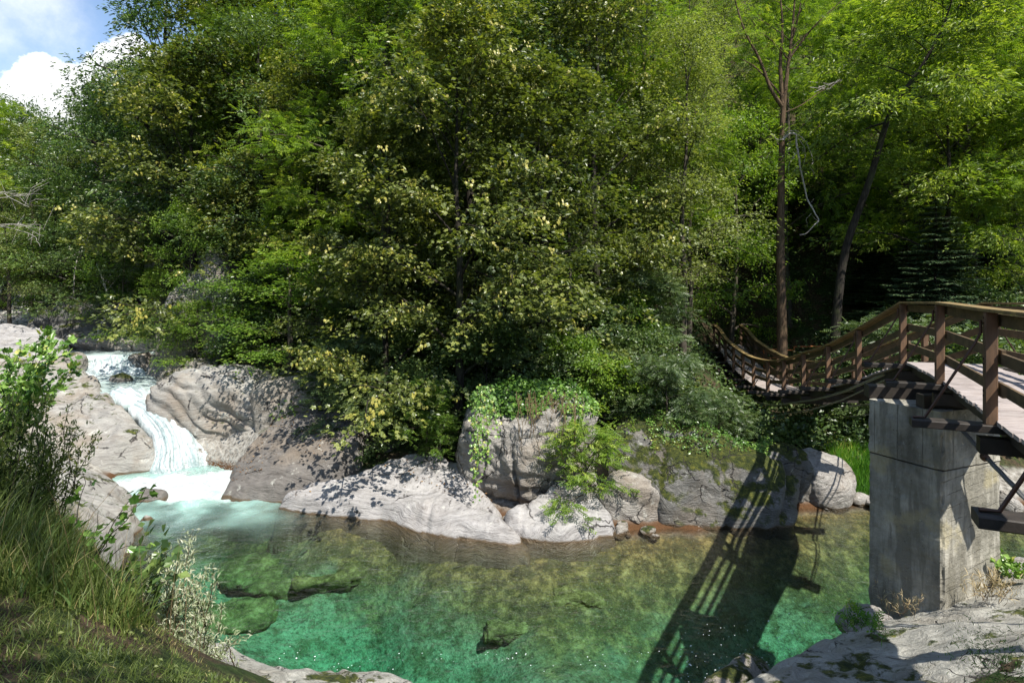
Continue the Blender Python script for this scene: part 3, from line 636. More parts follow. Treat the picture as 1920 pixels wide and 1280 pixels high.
def build_water():
    # pool: a closed body from below the bed to the surface
    xs = np.linspace(-13, 40, 430); ys = np.linspace(5.5, 20.2, 260)
    xs = np.concatenate([np.linspace(-13, 13, 330)[:-1], np.linspace(13, 40, 40)])
    X, Y = np.meshgrid(xs, ys, indexing='ij'); nx, ny = len(xs), len(ys)
    Q = np.stack([X.ravel(), Y.ravel(), 0*X.ravel()], 1)
    c = W(365, 905, z=0)
    dx, dy = X-c[0], Y-c[1]
    # foam plume spreading from the foot of the cascade toward the lower right
    along = dx*.62 - dy*.78; across = dx*.78 + dy*.62
    foam = 1.1*np.exp(-(np.maximum(along, 0)/3.1)**2 - (across/(1.4+.22*np.maximum(along, 0)))**2)*np.where(along < 0, np.exp(-(along/1.6)**2), 1)
    foam = np.maximum(foam, np.exp(-((dx/2.1)**2+((dy)/1.6)**2))*1.4)
    foam = np.maximum(foam, .8*np.exp(-(((X+10.6)/1.2)**2+((Y-17.2)/1.0)**2)))
    n = fbm(Q*1.1, 4, 3).reshape(X.shape)
    foam = np.clip(foam*(1+.5*n)+.0, 0, 1.2); foam[foam < .015] = 0
    # thin scum line of bubbles near the lower edge
    z = fbm(Q*1.6, 3, 21).reshape(X.shape)*.008 + np.clip(foam, 0, 1)*fbm(Q*2.6, 4, 22).reshape(X.shape)*.10 + .05*np.exp(-((dx/1.2)**2+(dy/1.0)**2))
    V = np.stack([X.ravel(), Y.ravel(), z.ravel()], 1)
    Vb = V.copy(); Vb[:, 2] = -6
    idx = np.arange(nx*ny).reshape(nx, ny)
    loop = np.concatenate([idx[:, 0], idx[-1, 1:], idx[-2::-1, -1], idx[0, -2:0:-1]])
    nl = len(loop); bb = nx*ny + np.arange(nl)
    side = np.stack([loop, bb, np.roll(bb, -1), np.roll(loop, -1)], 1)
    cb = V[loop].copy(); cb[:, 2] = -6
    VV = np.concatenate([V, cb, [[13, 13, -6]]]); bot = np.stack([np.roll(bb, -1), bb, np.full(nl, nx*ny+nl)], 1)
    o = mesh_np("water", VV, [grid_faces(nx, ny)[:, ::1], side, bot], M_POOL, attrs={"foam": np.concatenate([foam.ravel(), np.zeros(nl+1)])})
    tag(o, kind="structure")
    # stream above the cascade and above the rapid
    def sheet(path, widths, zs, foamv, nu=60, nv=24, name="water", bumpy=.05, seed=1):
        P = np.array(path, float); t = np.linspace(0, 1, len(P)); tt = np.linspace(0, 1, nu)
        C = np.stack([np.interp(tt, t, P[:, 0]), np.interp(tt, t, P[:, 1])], 1)
        k = np.ones(7)/7
        Cs = C.copy()
        for a in (0, 1): Cs[3:-3, a] = np.convolve(C[:, a], k, 'valid')
        D = unit(np.gradient(Cs, axis=0)); N = np.stack([-D[:, 1], D[:, 0]], 1)
        w = np.interp(tt, t, widths); z = np.interp(tt, t, zs); fo = np.interp(tt, t, foamv)
        s = np.linspace(-.5, .5, nv)
        XY = Cs[:, None, :] + N[:, None, :]*w[:, None, None]*s[None, :, None]
        Z = np.repeat(z[:, None], nv, 1)
        Q = np.stack([XY[..., 0].ravel(), XY[..., 1].ravel(), Z.ravel()], 1)
        Z = Z + (fbm(Q*2.2, 4, seed)*bumpy).reshape(Z.shape)*(.4+np.repeat(fo[:, None], nv, 1))
        V = np.stack([XY[..., 0].ravel(), XY[..., 1].ravel(), Z.ravel()], 1)
        f = (np.repeat(fo[:, None], nv, 1)*(1+.3*fbm(Q*1.5, 3, seed+3).reshape(Z.shape))).ravel()
        Vb = V.copy(); Vb[:, 2] -= .5
        g = grid_faces(nu, nv); idx = np.arange(nu*nv).reshape(nu, nv)
        loop = np.concatenate([idx[:, 0], idx[-1, 1:], idx[-2::-1, -1], idx[0, -2:0:-1]]); nx_ = np.roll(loop, -1); o_ = nu*nv
        side = np.stack([loop, loop+o_, nx_+o_, nx_], 1)
        o = mesh_np(name, np.concatenate([V, Vb]), [g, g[:, ::-1]+o_, side], M_STREAM, attrs={"foam": np.concatenate([f, f*0])})
        return tag(o, kind="structure")
    sheet([(-12.0, 20.6), (-13.2, 21.7), (-14.7, 22.9), (-15.9, 24.1), (-16.8, 25.3)], [1.9, 2.0, 2.6, 3.2, 3.2], [1.88, 1.9, 1.93, 1.97, 2.0], [.95, .55, .38, .7, .9], seed=4)
    sheet([(-16.8, 25.7), (-17.4, 27.2), (-19, 30), (-25, 35.5), (-34, 45)], [3.2, 4.5, 4, 5, 6], [2.72, 2.75, 2.78, 2.82, 2.9], [.5, .2, .1, .1, .1], seed=8)
build_water()

def fall_mat():
    t = NT("white_falling_water"); uv = t.node("UVMap").outputs[0]; p = t.pos()
    st = t.noise(t.map(uv, scale=(26, 2.6, 1)), 1.0, 6, .65, .4)
    br = t.noise(p, 9, 5, .7)
    v = t.m_('ADD', t.m_('MULTIPLY', st, .7), t.m_('MULTIPLY', br, .3))
    col = t.ramp(v, [(.38, (.22, .33, .34)), (.48, (.50, .58, .59)), (.58, (.74, .77, .78))])
    sh = t.pbr(col, .35, t.bump(v, 1.0, .12), .4)
    tr = t.node("BsdfTranslucent"); tr.inputs[0].default_value = (.85, .92, .93, 1)
    mx = t.node("MixShader"); mx.inputs[0].default_value = .2; t.l.new(sh, mx.inputs[1]); t.l.new(tr.outputs[0], mx.inputs[2])
    return t.done(mx.outputs[0])
M_FALL = fall_mat()
def build_falls():
    def fall(path, wid, name, seed=0, nu=110, nv=46, lump=.07, spray=500, foot=None, wdir=None, crown=.22):
        P = np.array(path, float); t = np.linspace(0, 1, len(P)); tt = np.linspace(0, 1, nu)
        # smooth path
        C = np.stack([np.interp(tt, t, P[:, a]) for a in range(3)], 1)
        for _ in range(3):
            Cp = np.pad(C, ((4, 4), (0, 0)), 'edge'); C2 = np.stack([np.convolve(Cp[:, a], np.ones(9)/9, 'valid') for a in range(3)], 1); C2[0] = C[0]; C2[-1] = C[-1]; C = C2
        D = unit(np.gradient(C, axis=0))
        if wdir is not None: N = np.repeat(unit(np.array(wdir, float))[None], nu, 0)
        else:
            N = unit(np.cross(D, np.array([0, 0, 1.0])));
        U = unit(np.cross(N, D)); U = np.where(U[:, 2:3] < 0, -U, U)
        w = np.interp(tt, t, wid); s = np.linspace(-.5, .5, nv)
        edge = 1+.16*vnoise(np.stack([tt*7, tt*0+seed, tt*0], 1), seed)
        V = C[:, None, :] + N[:, None, :]*(w*edge)[:, None, None]*s[None, :, None]
        cr = crown*(1-(2*s)**2)
        V = V + U[:, None, :]*cr[None, :, None]
        Q = np.stack([np.repeat(tt*1.6, nv), np.tile(s*9, nu), np.full(nu*nv, seed*1.0)], 1)
        Q2 = V.reshape(-1, 3)
        disp = fbm(Q*np.array([2.2, 1, 1]), 4, seed)*lump + fbm(Q2*6, 4, seed+2)*lump*.5*np.repeat(.3+tt, nv)
        V = (V.reshape(-1, 3) + np.repeat(U, nv, 0)*disp[:, None])
        Vb = V - np.repeat(U, nv, 0)*.45
        g = grid_faces(nu, nv); o_ = nu*nv; idx = np.arange(nu*nv).reshape(nu, nv)
        loop = np.concatenate([idx[:, 0], idx[-1, 1:], idx[-2::-1, -1], idx[0, -2:0:-1]]); nx_ = np.roll(loop, -1)
        side = np.stack([loop, loop+o_, nx_+o_, nx_], 1)
        # droplets thrown off along the edges and at the foot
        rs = np.random.RandomState(seed+5); tv = np.array([[1, 0, -.7], [-1, 0, -.7], [0, 1, .7], [0, -1, .7]])*.7
        tf = np.array([[0, 1, 2], [0, 3, 1], [0, 2, 3], [1, 3, 2]])
        k = rs.randint(int(nu*.45), nu, spray); sp = C[k] + N[k]*(w[k]*rs.choice([-.5, .5], spray)*rs.uniform(.3, 1.25, spray))[:, None] + U[k]*rs.gamma(1.5, .13, spray)[:, None] + rs.normal(size=(spray, 3))*.08
        if foot is not None:
            f2 = np.array(foot)+np.stack([rs.normal(size=spray)*.62, rs.normal(size=spray)*.4, rs.gamma(1.3, .15, spray)], 1); sp = np.concatenate([sp, f2])
        sz = rs.uniform(.006, .022, len(sp))
        SV = (sp[:, None, :]+tv[None]*sz[:, None, None]).reshape(-1, 3)
        SF = (tf[None]+(np.arange(len(sp))*4)[:, None, None]).reshape(-1, 3) + 2*o_
        o = mesh_np(name, np.concatenate([V, Vb, SV]), [g, g[:, ::-1]+o_, side, SF], M_FALL)
        uvl = o.data.uv_layers.new(name="UVMap"); vi = np.empty(len(o.data.loops), np.int32); o.data.loops.foreach_get("vertex_index", vi)
        uvv = np.zeros((len(V)*2+len(SV), 2)); uvv[:o_, 0] = np.tile(s+.5, nu); uvv[:o_, 1] = np.repeat(tt, nv); uvv[o_:2*o_] = uvv[:o_]
        uvl.data.foreach_set("uv", uvv[vi].astype(np.float32).ravel())
        return tag(o, kind="structure")
    a = [W(232, 732, d=21.2), W(262, 748, d=20.6), W(290, 765, d=20.15), W(316, 790, d=19.7), W(336, 820, d=19.3), W(350, 855, d=18.95), W(356, 885, d=18.7)]
    a = [q+np.array([0, 0, -.1]) for q in a]
    fall(a, [1.5, 1.25, 1.05, 1.1, 1.35, 1.7, 2.0], "waterfall", seed=3, foot=W(362, 882, z=.1), crown=.2, lump=.08, spray=900)
    b = [W(195, 672, d=26.1), W(197, 674, d=25.6), W(198, 685, d=25.3), W(199, 700, d=25.0), W(200, 712, d=24.7)]
    fall(b, [2.4, 2.5, 2.6, 2.7, 2.8], "waterfall", seed=9, foot=W(200, 706, d=24.7), wdir=(1, .12, 0), crown=.1, lump=.13, spray=300)
build_falls()
# ------------------------------------------------------------------ concrete pier
def concrete_mat():
    t = NT("board_marked_concrete"); p = t.pos()
    g = t.node("NewGeometry").outputs['Normal']
    z = t.sep(p)[2]; x = t.sep(p)[0]
    n = t.noise(p, 2.2, 6, .62); f = t.noise(p, 26, 5, .72); v = t.noise(t.map(p, scale=(1, 1, .13)), 5, 5, .6)
    col = t.ramp(t.m_('ADD', t.m_('MULTIPLY', n, .55), t.m_('MULTIPLY', v, .45)), [(.36, (.14, .13, .105)), (.48, (.28, .265, .22)), (.62, (.50, .47, .40))])
    # boards: slightly tilted joints
    zb = t.m_('ADD', t.m_('MULTIPLY', t.m_('SUBTRACT', z, t.m_('MULTIPLY', x, .13)), 5.2), t.m_('MULTIPLY', n, .5))
    fr = t.m_('FRACT', zb); ln = t.rng(t.m_('ABSOLUTE', t.m_('SUBTRACT', fr, .5)), .475, .5)
    low = t.rng(z, 3.02, 2.97)
    gaps = t.m_('MULTIPLY', t.rng(t.noise(p, 4.5, 4, .7), .44, .56), t.rng(t.sep(g)[0], -.2, .2))
    jl = t.m_('MULTIPLY', t.m_('MULTIPLY', ln, low), gaps)
    vert = t.m_('FRACT', t.m_('MULTIPLY', t.m_('ADD', x, t.m_('MULTIPLY', t.sep(p)[1], -1.0)), 2.1)); vl = t.m_('MULTIPLY', t.rng(t.m_('ABSOLUTE', t.m_('SUBTRACT', vert, .5)), .485, .5), t.rng(z, 2.95, 3.0))
    pore = t.rng(t.voro(p, 24, 'F1', 0), .16, .10); porem = t.m_('MULTIPLY', pore, t.rng(t.noise(p, 5, 3), .5, .62))
    stain = t.m_('MULTIPLY', t.rng(v, .47, .60), .75)
    col = t.mix(stain, col, (.14, .13, .10))
    col = t.mix(t.rng(t.noise(p, 1.6, 4, .6), .56, .68, 0, .5), col, (.42, .36, .2))
    col = t.mix(t.m_('MULTIPLY', t.m_('ADD', jl, porem, clamp=True), .9), col, (.05, .045, .04))
    col = t.mix(t.rng(f, .60, .72, 0, .5), col, (.62, .60, .54))
    seam = t.rng(t.m_('ABSOLUTE', t.m_('SUBTRACT', z, t.m_('ADD', 2.99, t.m_('MULTIPLY', t.m_('SUBTRACT', t.noise(p, 6, 3), .5), .025)))), .014, .002)
    col = t.mix(t.m_('MULTIPLY', seam, .8), col, (.05, .045, .04))
    h = t.m_('SUBTRACT', t.m_('ADD', t.m_('MULTIPLY', f, .5), t.m_('MULTIPLY', n, .6)), t.m_('ADD', t.m_('MULTIPLY', jl, .9), t.m_('ADD', porem, t.m_('ADD', seam, t.m_('MULTIPLY', vl, .5)))))
    bd = t.m_('FLOOR', zb); h = t.m_('ADD', h, t.m_('MULTIPLY', t.m_('MULTIPLY', low, .55), t.m_('FRACT', t.m_('MULTIPLY', t.m_('SINE', t.m_('MULTIPLY', bd, 12.98)), 437.5))))
    return t.done(t.pbr(col, .92, t.bump(h, 1.0, .036), .2))
M_CONC = concrete_mat()
PC = [np.array([5.90, 8.40]), np.array([7.12, 8.92]), np.array([6.72, 9.92]), np.array([5.46, 9.42])]
def build_pier():
    root = empty("bridge_pier", (6.3, 9.15, .4))
    tag(root, "tall rough concrete pier under the hump of the footbridge, one face sunlit", "pier")
    def block(name, z0, z1, grow, seed, lean=0.0):
        nz = int((z1-z0)/.035)+2; per = []; kk = 30
        for i in range(4):
            a, b = PC[i], PC[(i+1) % 4]
            for s in np.linspace(0, 1, kk, endpoint=False): per.append(a+(b-a)*s)
        per = np.array(per); c = per.mean(0); n = len(per)
        V = []
        for z in np.linspace(z0, z1, nz):
            q = c + (per-c)*(1+grow)
            P3 = np.concatenate([q, np.full((n, 1), z)], 1)
            zb = (z-.13*q[:, 0])*5.2; off = _hash(np.floor(zb).astype(np.int64), np.zeros(n, int), np.zeros(n, int), seed)*.006
            d = fbm(P3*3.2, 4, seed)*.010 + off + fbm(P3*14, 3, seed+3)*.006
            corner = np.minimum(np.arange(n) % kk, kk-(np.arange(n) % kk))
            chip = np.where(corner < 1, -.015-.06*np.abs(vnoise(P3*7, seed+7))**1.5, 0)
            dirv = unit(q-c); V.append(np.concatenate([q+dirv*(d+chip)[:, None], np.full((n, 1), z)], 1))
        V = np.concatenate(V); i = np.arange(nz-1)[:, None]*n; j = np.arange(n)[None]; jn = (j+1) % n
        Q = np.stack([i+j, i+jn, i+n+jn, i+n+j], -1).reshape(-1, 4)
        m = len(V); V = np.concatenate([V, [[c[0], c[1], z0], [c[0], c[1], z1+.01]]])
        T = np.concatenate([np.stack([np.roll(np.arange(n), -1), np.arange(n), np.full(n, m)], 1), np.stack([(nz-1)*n+np.arange(n), (nz-1)*n+np.roll(np.arange(n), -1), np.full(n, m+1)], 1)])
        V = V-np.array([6.3, 9.15, .4])
        o = mesh_np(name, V, [Q, T], M_CONC, root, smooth=False)
        return o
    block("lower_pour", -1.6, 2.99, .0, 3)
    block("upper_pour", 2.992, 3.80, .006, 8)
build_pier()

# ------------------------------------------------------------------ timber suspension footbridge
M_POST = wood_mat("brown_stained_timber", (.20, .115, .065), (.085, .055, .035), (1, 1, .15))
M_RAIL = wood_mat("weathered_brown_boards", (.15, .10, .055), (.065, .048, .028), (.4, .4, 1))
M_CAP = wood_mat("sunlit_yellow_rail_cap", (.30, .21, .08), (.13, .09, .045), (1, 1, 1))  # yellow cast of the sunlit caps is put into the base colour
M_DECK = wood_mat("silvered_deck_planks", (.44, .385, .36), (.28, .235, .215), (.5, 3, 1), .75, (.12, .10, .09))
M_DARKW = wood_mat("dark_beam_timber", (.05, .04, .033), (.028, .024, .02), (1, 1, .6), .6)  # darker timber tone for the beams below the deck
def metal_mat(name, c, rough=.5, metal=.7):
    t = NT(name); n = t.noise(t.obj(), 12, 5, .7)
    col = t.mix(t.rng(n, .5, .7, 0, .7), c, (.10, .045, .02)); return t.done(t.pbr(col, rough, t.bump(n, .3, .005), .5, Metallic=metal))
M_ROD = metal_mat("rusty_brown_steel", (.10, .06, .045)); M_CABLE = metal_mat("grey_steel_cable", (.25, .25, .24), .4)
M_ORANGE = metal_mat("rusted_orange_pipe", (.42, .13, .035), .6, .2)

# posts of the upstream side: x, y, deck height (from the hump over the pier down through the sag)
LP = [(2.30, 1.00, 4.15), (3.45, 3.40, 4.20), (4.64, 5.83, 4.25), (5.78, 8.16, 4.27), (7.03, 10.9, 4.20), (7.31, 12.8, 3.63), (7.60, 14.6, 3.18), (7.87, 16.4, 2.80), (8.14, 18.2, 2.42),
      (8.42, 20.0, 2.18), (8.70, 21.9, 2.06), (8.97, 23.6, 2.06), (9.22, 25.3, 2.16), (9.48, 27.0, 2.32), (9.75, 28.6, 2.60), (10.02, 30.2, 2.75)]
def build_bridge():
    L = np.array(LP, float); n = len(L)
    D = np.gradient(L, axis=0); D[:, 2] = 0; D = unit(D); S = np.stack([D[:, 1], -D[:, 0], 0*D[:, 0]], 1)
    Wd = 1.12
    root = empty("suspension_footbridge", L[4]); org = L[4]
    tag(root, "brown timber suspension footbridge sagging across the river to the far bank", "footbridge")
    # smooth curves through the posts
    def curve(P, m=8):
        out = []
        st = len(P)-n+5
        for i in range(len(P)-1):
            p0 = P[max(i-1, 0)]; p1 = P[i]; p2 = P[i+1]; p3 = P[min(i+2, len(P)-1)]
            if i < st: p0 = 2*p1-p2; p3 = 2*p2-p1
            if i == st: p0 = 2*p1-p2
            for t in np.linspace(0, 1, m, endpoint=False):
                out.append(.5*((2*p1)+(-p0+p2)*t+(2*p0-5*p1+4*p2-p3)*t*t+(-p0+3*p1-3*p2+p3)*t**3))
        out.append(P[-1]); return np.array(out)
    Rr = L + S*Wd
    H = np.array([1.12, 1.12, 1.06, 1.05, 1.06] + [.98]*(n-5))
    H[5] = 1.03
    up = np.array([0, 0, 1.0])
    rs = np.random.RandomState(4)
    # deck planks
    g = Geo(); cl = curve(L, 12); cr_ = curve(Rr, 12); tints = []
    seg = np.linalg.norm(np.diff(cl, axis=0), axis=1); s = np.concatenate([[0], np.cumsum(seg)]); tot = s[-1]
    def at(c, q): return np.array([np.interp(q, s, c[:, k]) for k in range(3)])
    q = 0.0
    while q < tot-.1:
        wpl = .165; a0 = at(cl, q); a1 = at(cl, q+wpl-.009); b0 = at(cr_, q); b1 = at(cr_, q+wpl-.009)
        e = unit(b0-a0); o1 = rs.uniform(.02, .05); a = (a0+a1)/2-e*o1; b = (b0+b1)/2+e*o1
        fw = unit((a1-a0)); wv = np.cross(e, fw); wv = wv if wv[2] > 0 else -wv
        a = a+org*0; w_ = np.linalg.norm(a1-a0); dz = rs.uniform(-.003, .003)
        nb = g.n; g.bar(a-org+up*(dz-.02), b-org+up*(dz-.02), w_, .04, up=wv, bev=.004)
        tints.append((nb, g.n, rs.rand())); q += wpl
    fa = [np.concatenate(g.Q), np.concatenate(g.T)]
    def tint_of(fs, tl):
        tv = np.zeros(g.n)
        for a, b, c in tl: tv[a:b] = c
        return np.concatenate([tv[f[:, 0]] for f in fs])
    g.build("deck", M_DECK, root, tint=tint_of(fa, tints))
    # two stringers
    for side, P in (("l", L+S*.10), ("r", Rr-S*.10)):
        g = Geo(); c = curve(P, 5)-org-up*.125
        for i in range(len(c)-1): g.bar(c[i], c[i+1]+(c[i+1]-c[i])*.02, .08, .15, bev=.0)
        g.build("stringer", M_DARKW, root)
    # cross beams reaching out beyond the rails, posts and rods
    for i in range(n):
        e = S[i]; a = L[i]-e*.70; b = Rr[i]+e*.70
        if i <= 2: a = L[i]-e*.72
        g = Geo(); g.bar(a-org-up*.085-up*.0, b-org-up*.085, .20, .075, bev=.008); g.bar(a+e*.55-org-up*.25, b-e*.55-org-up*.25, .15, .15, bev=.0)
        g.build("cross_beam", M_DARKW, root)
        for P, sg in ((L[i], -1), (Rr[i], 1)):
            base = P-org-up*.044 + e*sg*.075; top = base+up*(H[i]+.0)
            if i == 0: continue
            g = Geo(); g.bar(base, top, .102, .102, up=D[i], bev=.008); g.build("post", M_POST, root)
            if 1 <= i <= 6:
                for fr in (.27, .56, .93):
                    for du in (-.025, .025):
                        c0 = base+up*(H[i]*fr+du)+e*sg*.051; g = Geo(); g.tube([c0, c0+e*sg*.008, c0+e*sg*.0085], [.011, .011, .001], 6); g.build("bolt", M_ROD, root)
            g = Geo(); foot = P+e*sg*.60-org-up*.035; up_p = base+up*(H[i]*.80)+e*sg*.075
            g.tube([foot+e*sg*.10+D[i]*-.0, foot+up*.004, foot*.78+up_p*.22, foot*.1+up_p*.9, up_p+up*.02, up_p+up*.14], .0135, 7)
            g.build("brace_rod", M_ROD, root, smooth=True)
    # rails per side: cap, top board, two lower boards
    for P, sg in ((L, -1), (Rr, 1)):
        rail = P + S*sg*.0
        top = P+up*H[:, None]
        m = 6; ct = curve(top, m); cS = curve(P+S, m)-curve(P, m)
        g = Geo(); g2 = Geo()
        for i in range(0, len(ct)-1):
            a, b = ct[i]-org-up*.02, ct[i+1]-org-up*.02; off = cS[i]*sg*.05
            ext = (b-a)*.01
            g.bar(a+off, b+off+ext, .17, .032, bev=.004)
        g.build("handrail", M_CAP, root)
        k = g2
        for i in range(0, len(ct)-1):
            a, b = ct[i]-org-up*.118, ct[i+1]-org-up*.118; off = -cS[i]*sg*.012
            k.bar(a+off, b+off+(b-a)*.01, .035, .115)
        g2.build("upper_rail", M_RAIL, root)
        for frac, nm in ((.56, "middle_rail"), (.27, "lower_rail")):
            g = Geo(); c = P+up*(H*frac)[:, None]
            for i in range(0, n-1):
                a, b = c[i]-org, c[i+1]-org; jit = up*rs.uniform(-.02, .02)
                g.bar(a-S[i]*sg*.012+jit-(b-a)*.03, b-S[i+1]*sg*.012+jit+(b-a)*.02, .032, .112, bev=.003)
            g.build(nm, M_RAIL, root)
    # carrying cables under the deck and the stay running to the bank
    for P in (L+S*-.35, Rr+S*.35):
        g = Geo(); c = curve(P[4:], 6); s_ = np.linspace(0, 1, len(c)); c[:, 2] -= .24+.18*np.sin(s_*math.pi)
        g.tube(c-org, .022, 6); g.build("main_cable", M_CABLE, root, smooth=True)
        g = Geo(); c = c.copy(); c[:, 2] -= .10+.22*np.sin(s_*math.pi)
        g.tube(c-org, .014, 6); g.build("main_cable", M_CABLE, root, smooth=True)
    # twisted stay with its clamp
    a = W(1742, 738, d=9.6); b = W(1846, 856, d=7.75); c = W(1925, 940, d=6.9); d_ = np.array([8.2, 5.6, 2.4])
    for off in (np.array([0, 0, 0]), np.array([.035, .02, .01])):
        g = Geo(); t = np.linspace(0, 1, 40); pts = np.array([a+(b-a)*q*2 if q < .5 else b+(c-b)*(q-.5)*4 if q < .75 else c+(d_-c)*(q-.75)*4 for q in t])
        tw = np.stack([np.cos(t*160), np.sin(t*160), 0*t], 1)*.004
        g.tube(pts+off+tw-org, .017, 6); g.build("stay_cable", M_CABLE, root, smooth=True)
    g = Geo(); u = unit(c-a); g.tube([b-u*.05-org, b-u*.02-org, b+u*.04-org, b+u*.06-org], [.02, .05, .05, .02], 8); g.build("cable_clamp", M_ROD, root)
    # bearing timbers on the pier
    g = Geo(); e = S[4]
    g.bar(np.array([5.55, 9.6, 3.90])-org, np.array([7.75, 9.05, 3.90])-org, .26, .19, bev=.01); g.bar(np.array([5.8, 8.72, 3.90])-org, np.array([7.5, 8.6, 3.90])-org, .2, .19, bev=.01)
    g.build("bearing_beam", M_DARKW, root)
    # far abutment
    g = Geo(); e = L[-1]
    V, Fc = None, None
    rt = empty("abutment", L[-1]+S[-1]*.56); tag(rt, "stone landing block where the footbridge meets the far bank", "abutment")
    g = Geo(); g.bar((0, 0, -.75), (0, 1.6, -.75), 2.2, 1.2, bev=.03); g.build("block", M_CONC, rt)
build_bridge()

def build_orange_railing():
    a, b = W(1432, 654, d=27.6), W(1490, 657, d=27.2); c, d = W(1489, 650, d=27.0), W(1548, 649, d=26.6)
    root = empty("pipe_railing", (a+b)/2); org = (a+b)/2; tag(root, "rusty orange pipe railing on the far bank behind the sagging deck", "railing")
    up = np.array([0, 0, 1.0])
    for p in (a, b, c, d):
        g = Geo(); z = th(p[0], p[1]); g.tube([p-org, np.array([p[0], p[1], min(z, p[2]-.4)])-org], .035, 8); g.build("post", M_ORANGE, root, True)
    for p, q in ((a, b), (c, d)):
        g = Geo(); g.tube([p-org, q-org], .035, 8); g.build("rail", M_ORANGE, root, True)
        g = Geo(); g.tube([p-org-up*.38, q-org-up*.38], .03, 8); g.build("rail", M_ORANGE, root, True)
build_orange_railing()
# ------------------------------------------------------------------ leaves
LEAF = {  # outline in leaf space: u along the blade, v across, w lift; triangles
 'oval': (np.array([(0, 0, 0), (.45, .5, .10), (1, 0, -.05), (.45, -.5, .10)]), np.array([(0, 1, 2), (0, 2, 3)])),
 'maple': (np.array([(0, 0, 0), (.12, .42, .05), (.42, .34, .05), (.62, .56, .0), (.68, .2, .05), (1, 0, -.08), (.68, -.2, .05), (.62, -.56, 0), (.42, -.34, .05), (.12, -.42, .05)]),
           np.array([(0, 1, 2), (0, 2, 4), (2, 3, 4), (0, 4, 5), (0, 5, 6), (0, 6, 8), (6, 7, 8), (0, 8, 9)])),
 'ash': None, 'needle': (np.array([(0, 0, 0), (.5, .5, 0), (1, 0, 0), (.5, -.5, 0)]), np.array([(0, 1, 2), (0, 2, 3)])),
 'blade': (np.array([(0, 0, 0), (.3, .5, .12), (.3, -.5, .12), (.7, .32, .1), (.7, -.32, .1), (1, 0, -.12)]), np.array([(0, 2, 1), (1, 2, 4), (1, 4, 3), (3, 4, 5)])),
}
def _ash():
    V = []; T = []
    for k in range(4):
        u = .12+.24*k
        for s in (1, -1):
            b = len(V); V += [(u, 0, 0), (u+.17, s*.2, .03), (u+.24, s*.46, -.05), (u+.03, s*.26, .03)]; T += [(b, b+1, b+2), (b, b+2, b+3)]
    b = len(V); V += [(.86, 0, 0), (.95, .07, 0), (1.15, 0, -.04), (.95, -.07, 0)]; T += [(b, b+1, b+2), (b, b+2, b+3)]
    return np.array(V), np.array(T)
LEAF['ash'] = _ash()
def leaves(pos, axis, nrm, length, width, kind, rs):
    tv, tf = LEAF[kind]; n = len(pos)
    axis = unit(axis); b = unit(np.cross(nrm, axis)); nn = np.cross(axis, b)
    L = np.broadcast_to(length, (n,))[:, None, None]; Wd = np.broadcast_to(width, (n,))[:, None, None]
    V = pos[:, None, :] + tv[None, :, 0:1]*L*axis[:, None, :] + tv[None, :, 1:2]*Wd*b[:, None, :] + tv[None, :, 2:3]*L*nn[:, None, :]
    T = (tf[None]+(np.arange(n)*len(tv))[:, None, None]).reshape(-1, 3)
    return V.reshape(-1, 3), T, len(tf)
class Foliage:
    def __init__(s): s.V = []; s.T = []; s.t = []; s.n = 0
    def add(s, pos, axis, nrm, length, width, kind, tint, rs):
        V, T, k = leaves(pos, axis, nrm, length, width, kind, rs)
        s.V.append(V); s.T.append(T+s.n); s.n += len(V); s.t.append(np.repeat(tint, k))
    def build(s, name, mat, parent=None):
        return mesh_np(name, np.concatenate(s.V), np.concatenate(s.T), mat, parent, False, np.concatenate(s.t))

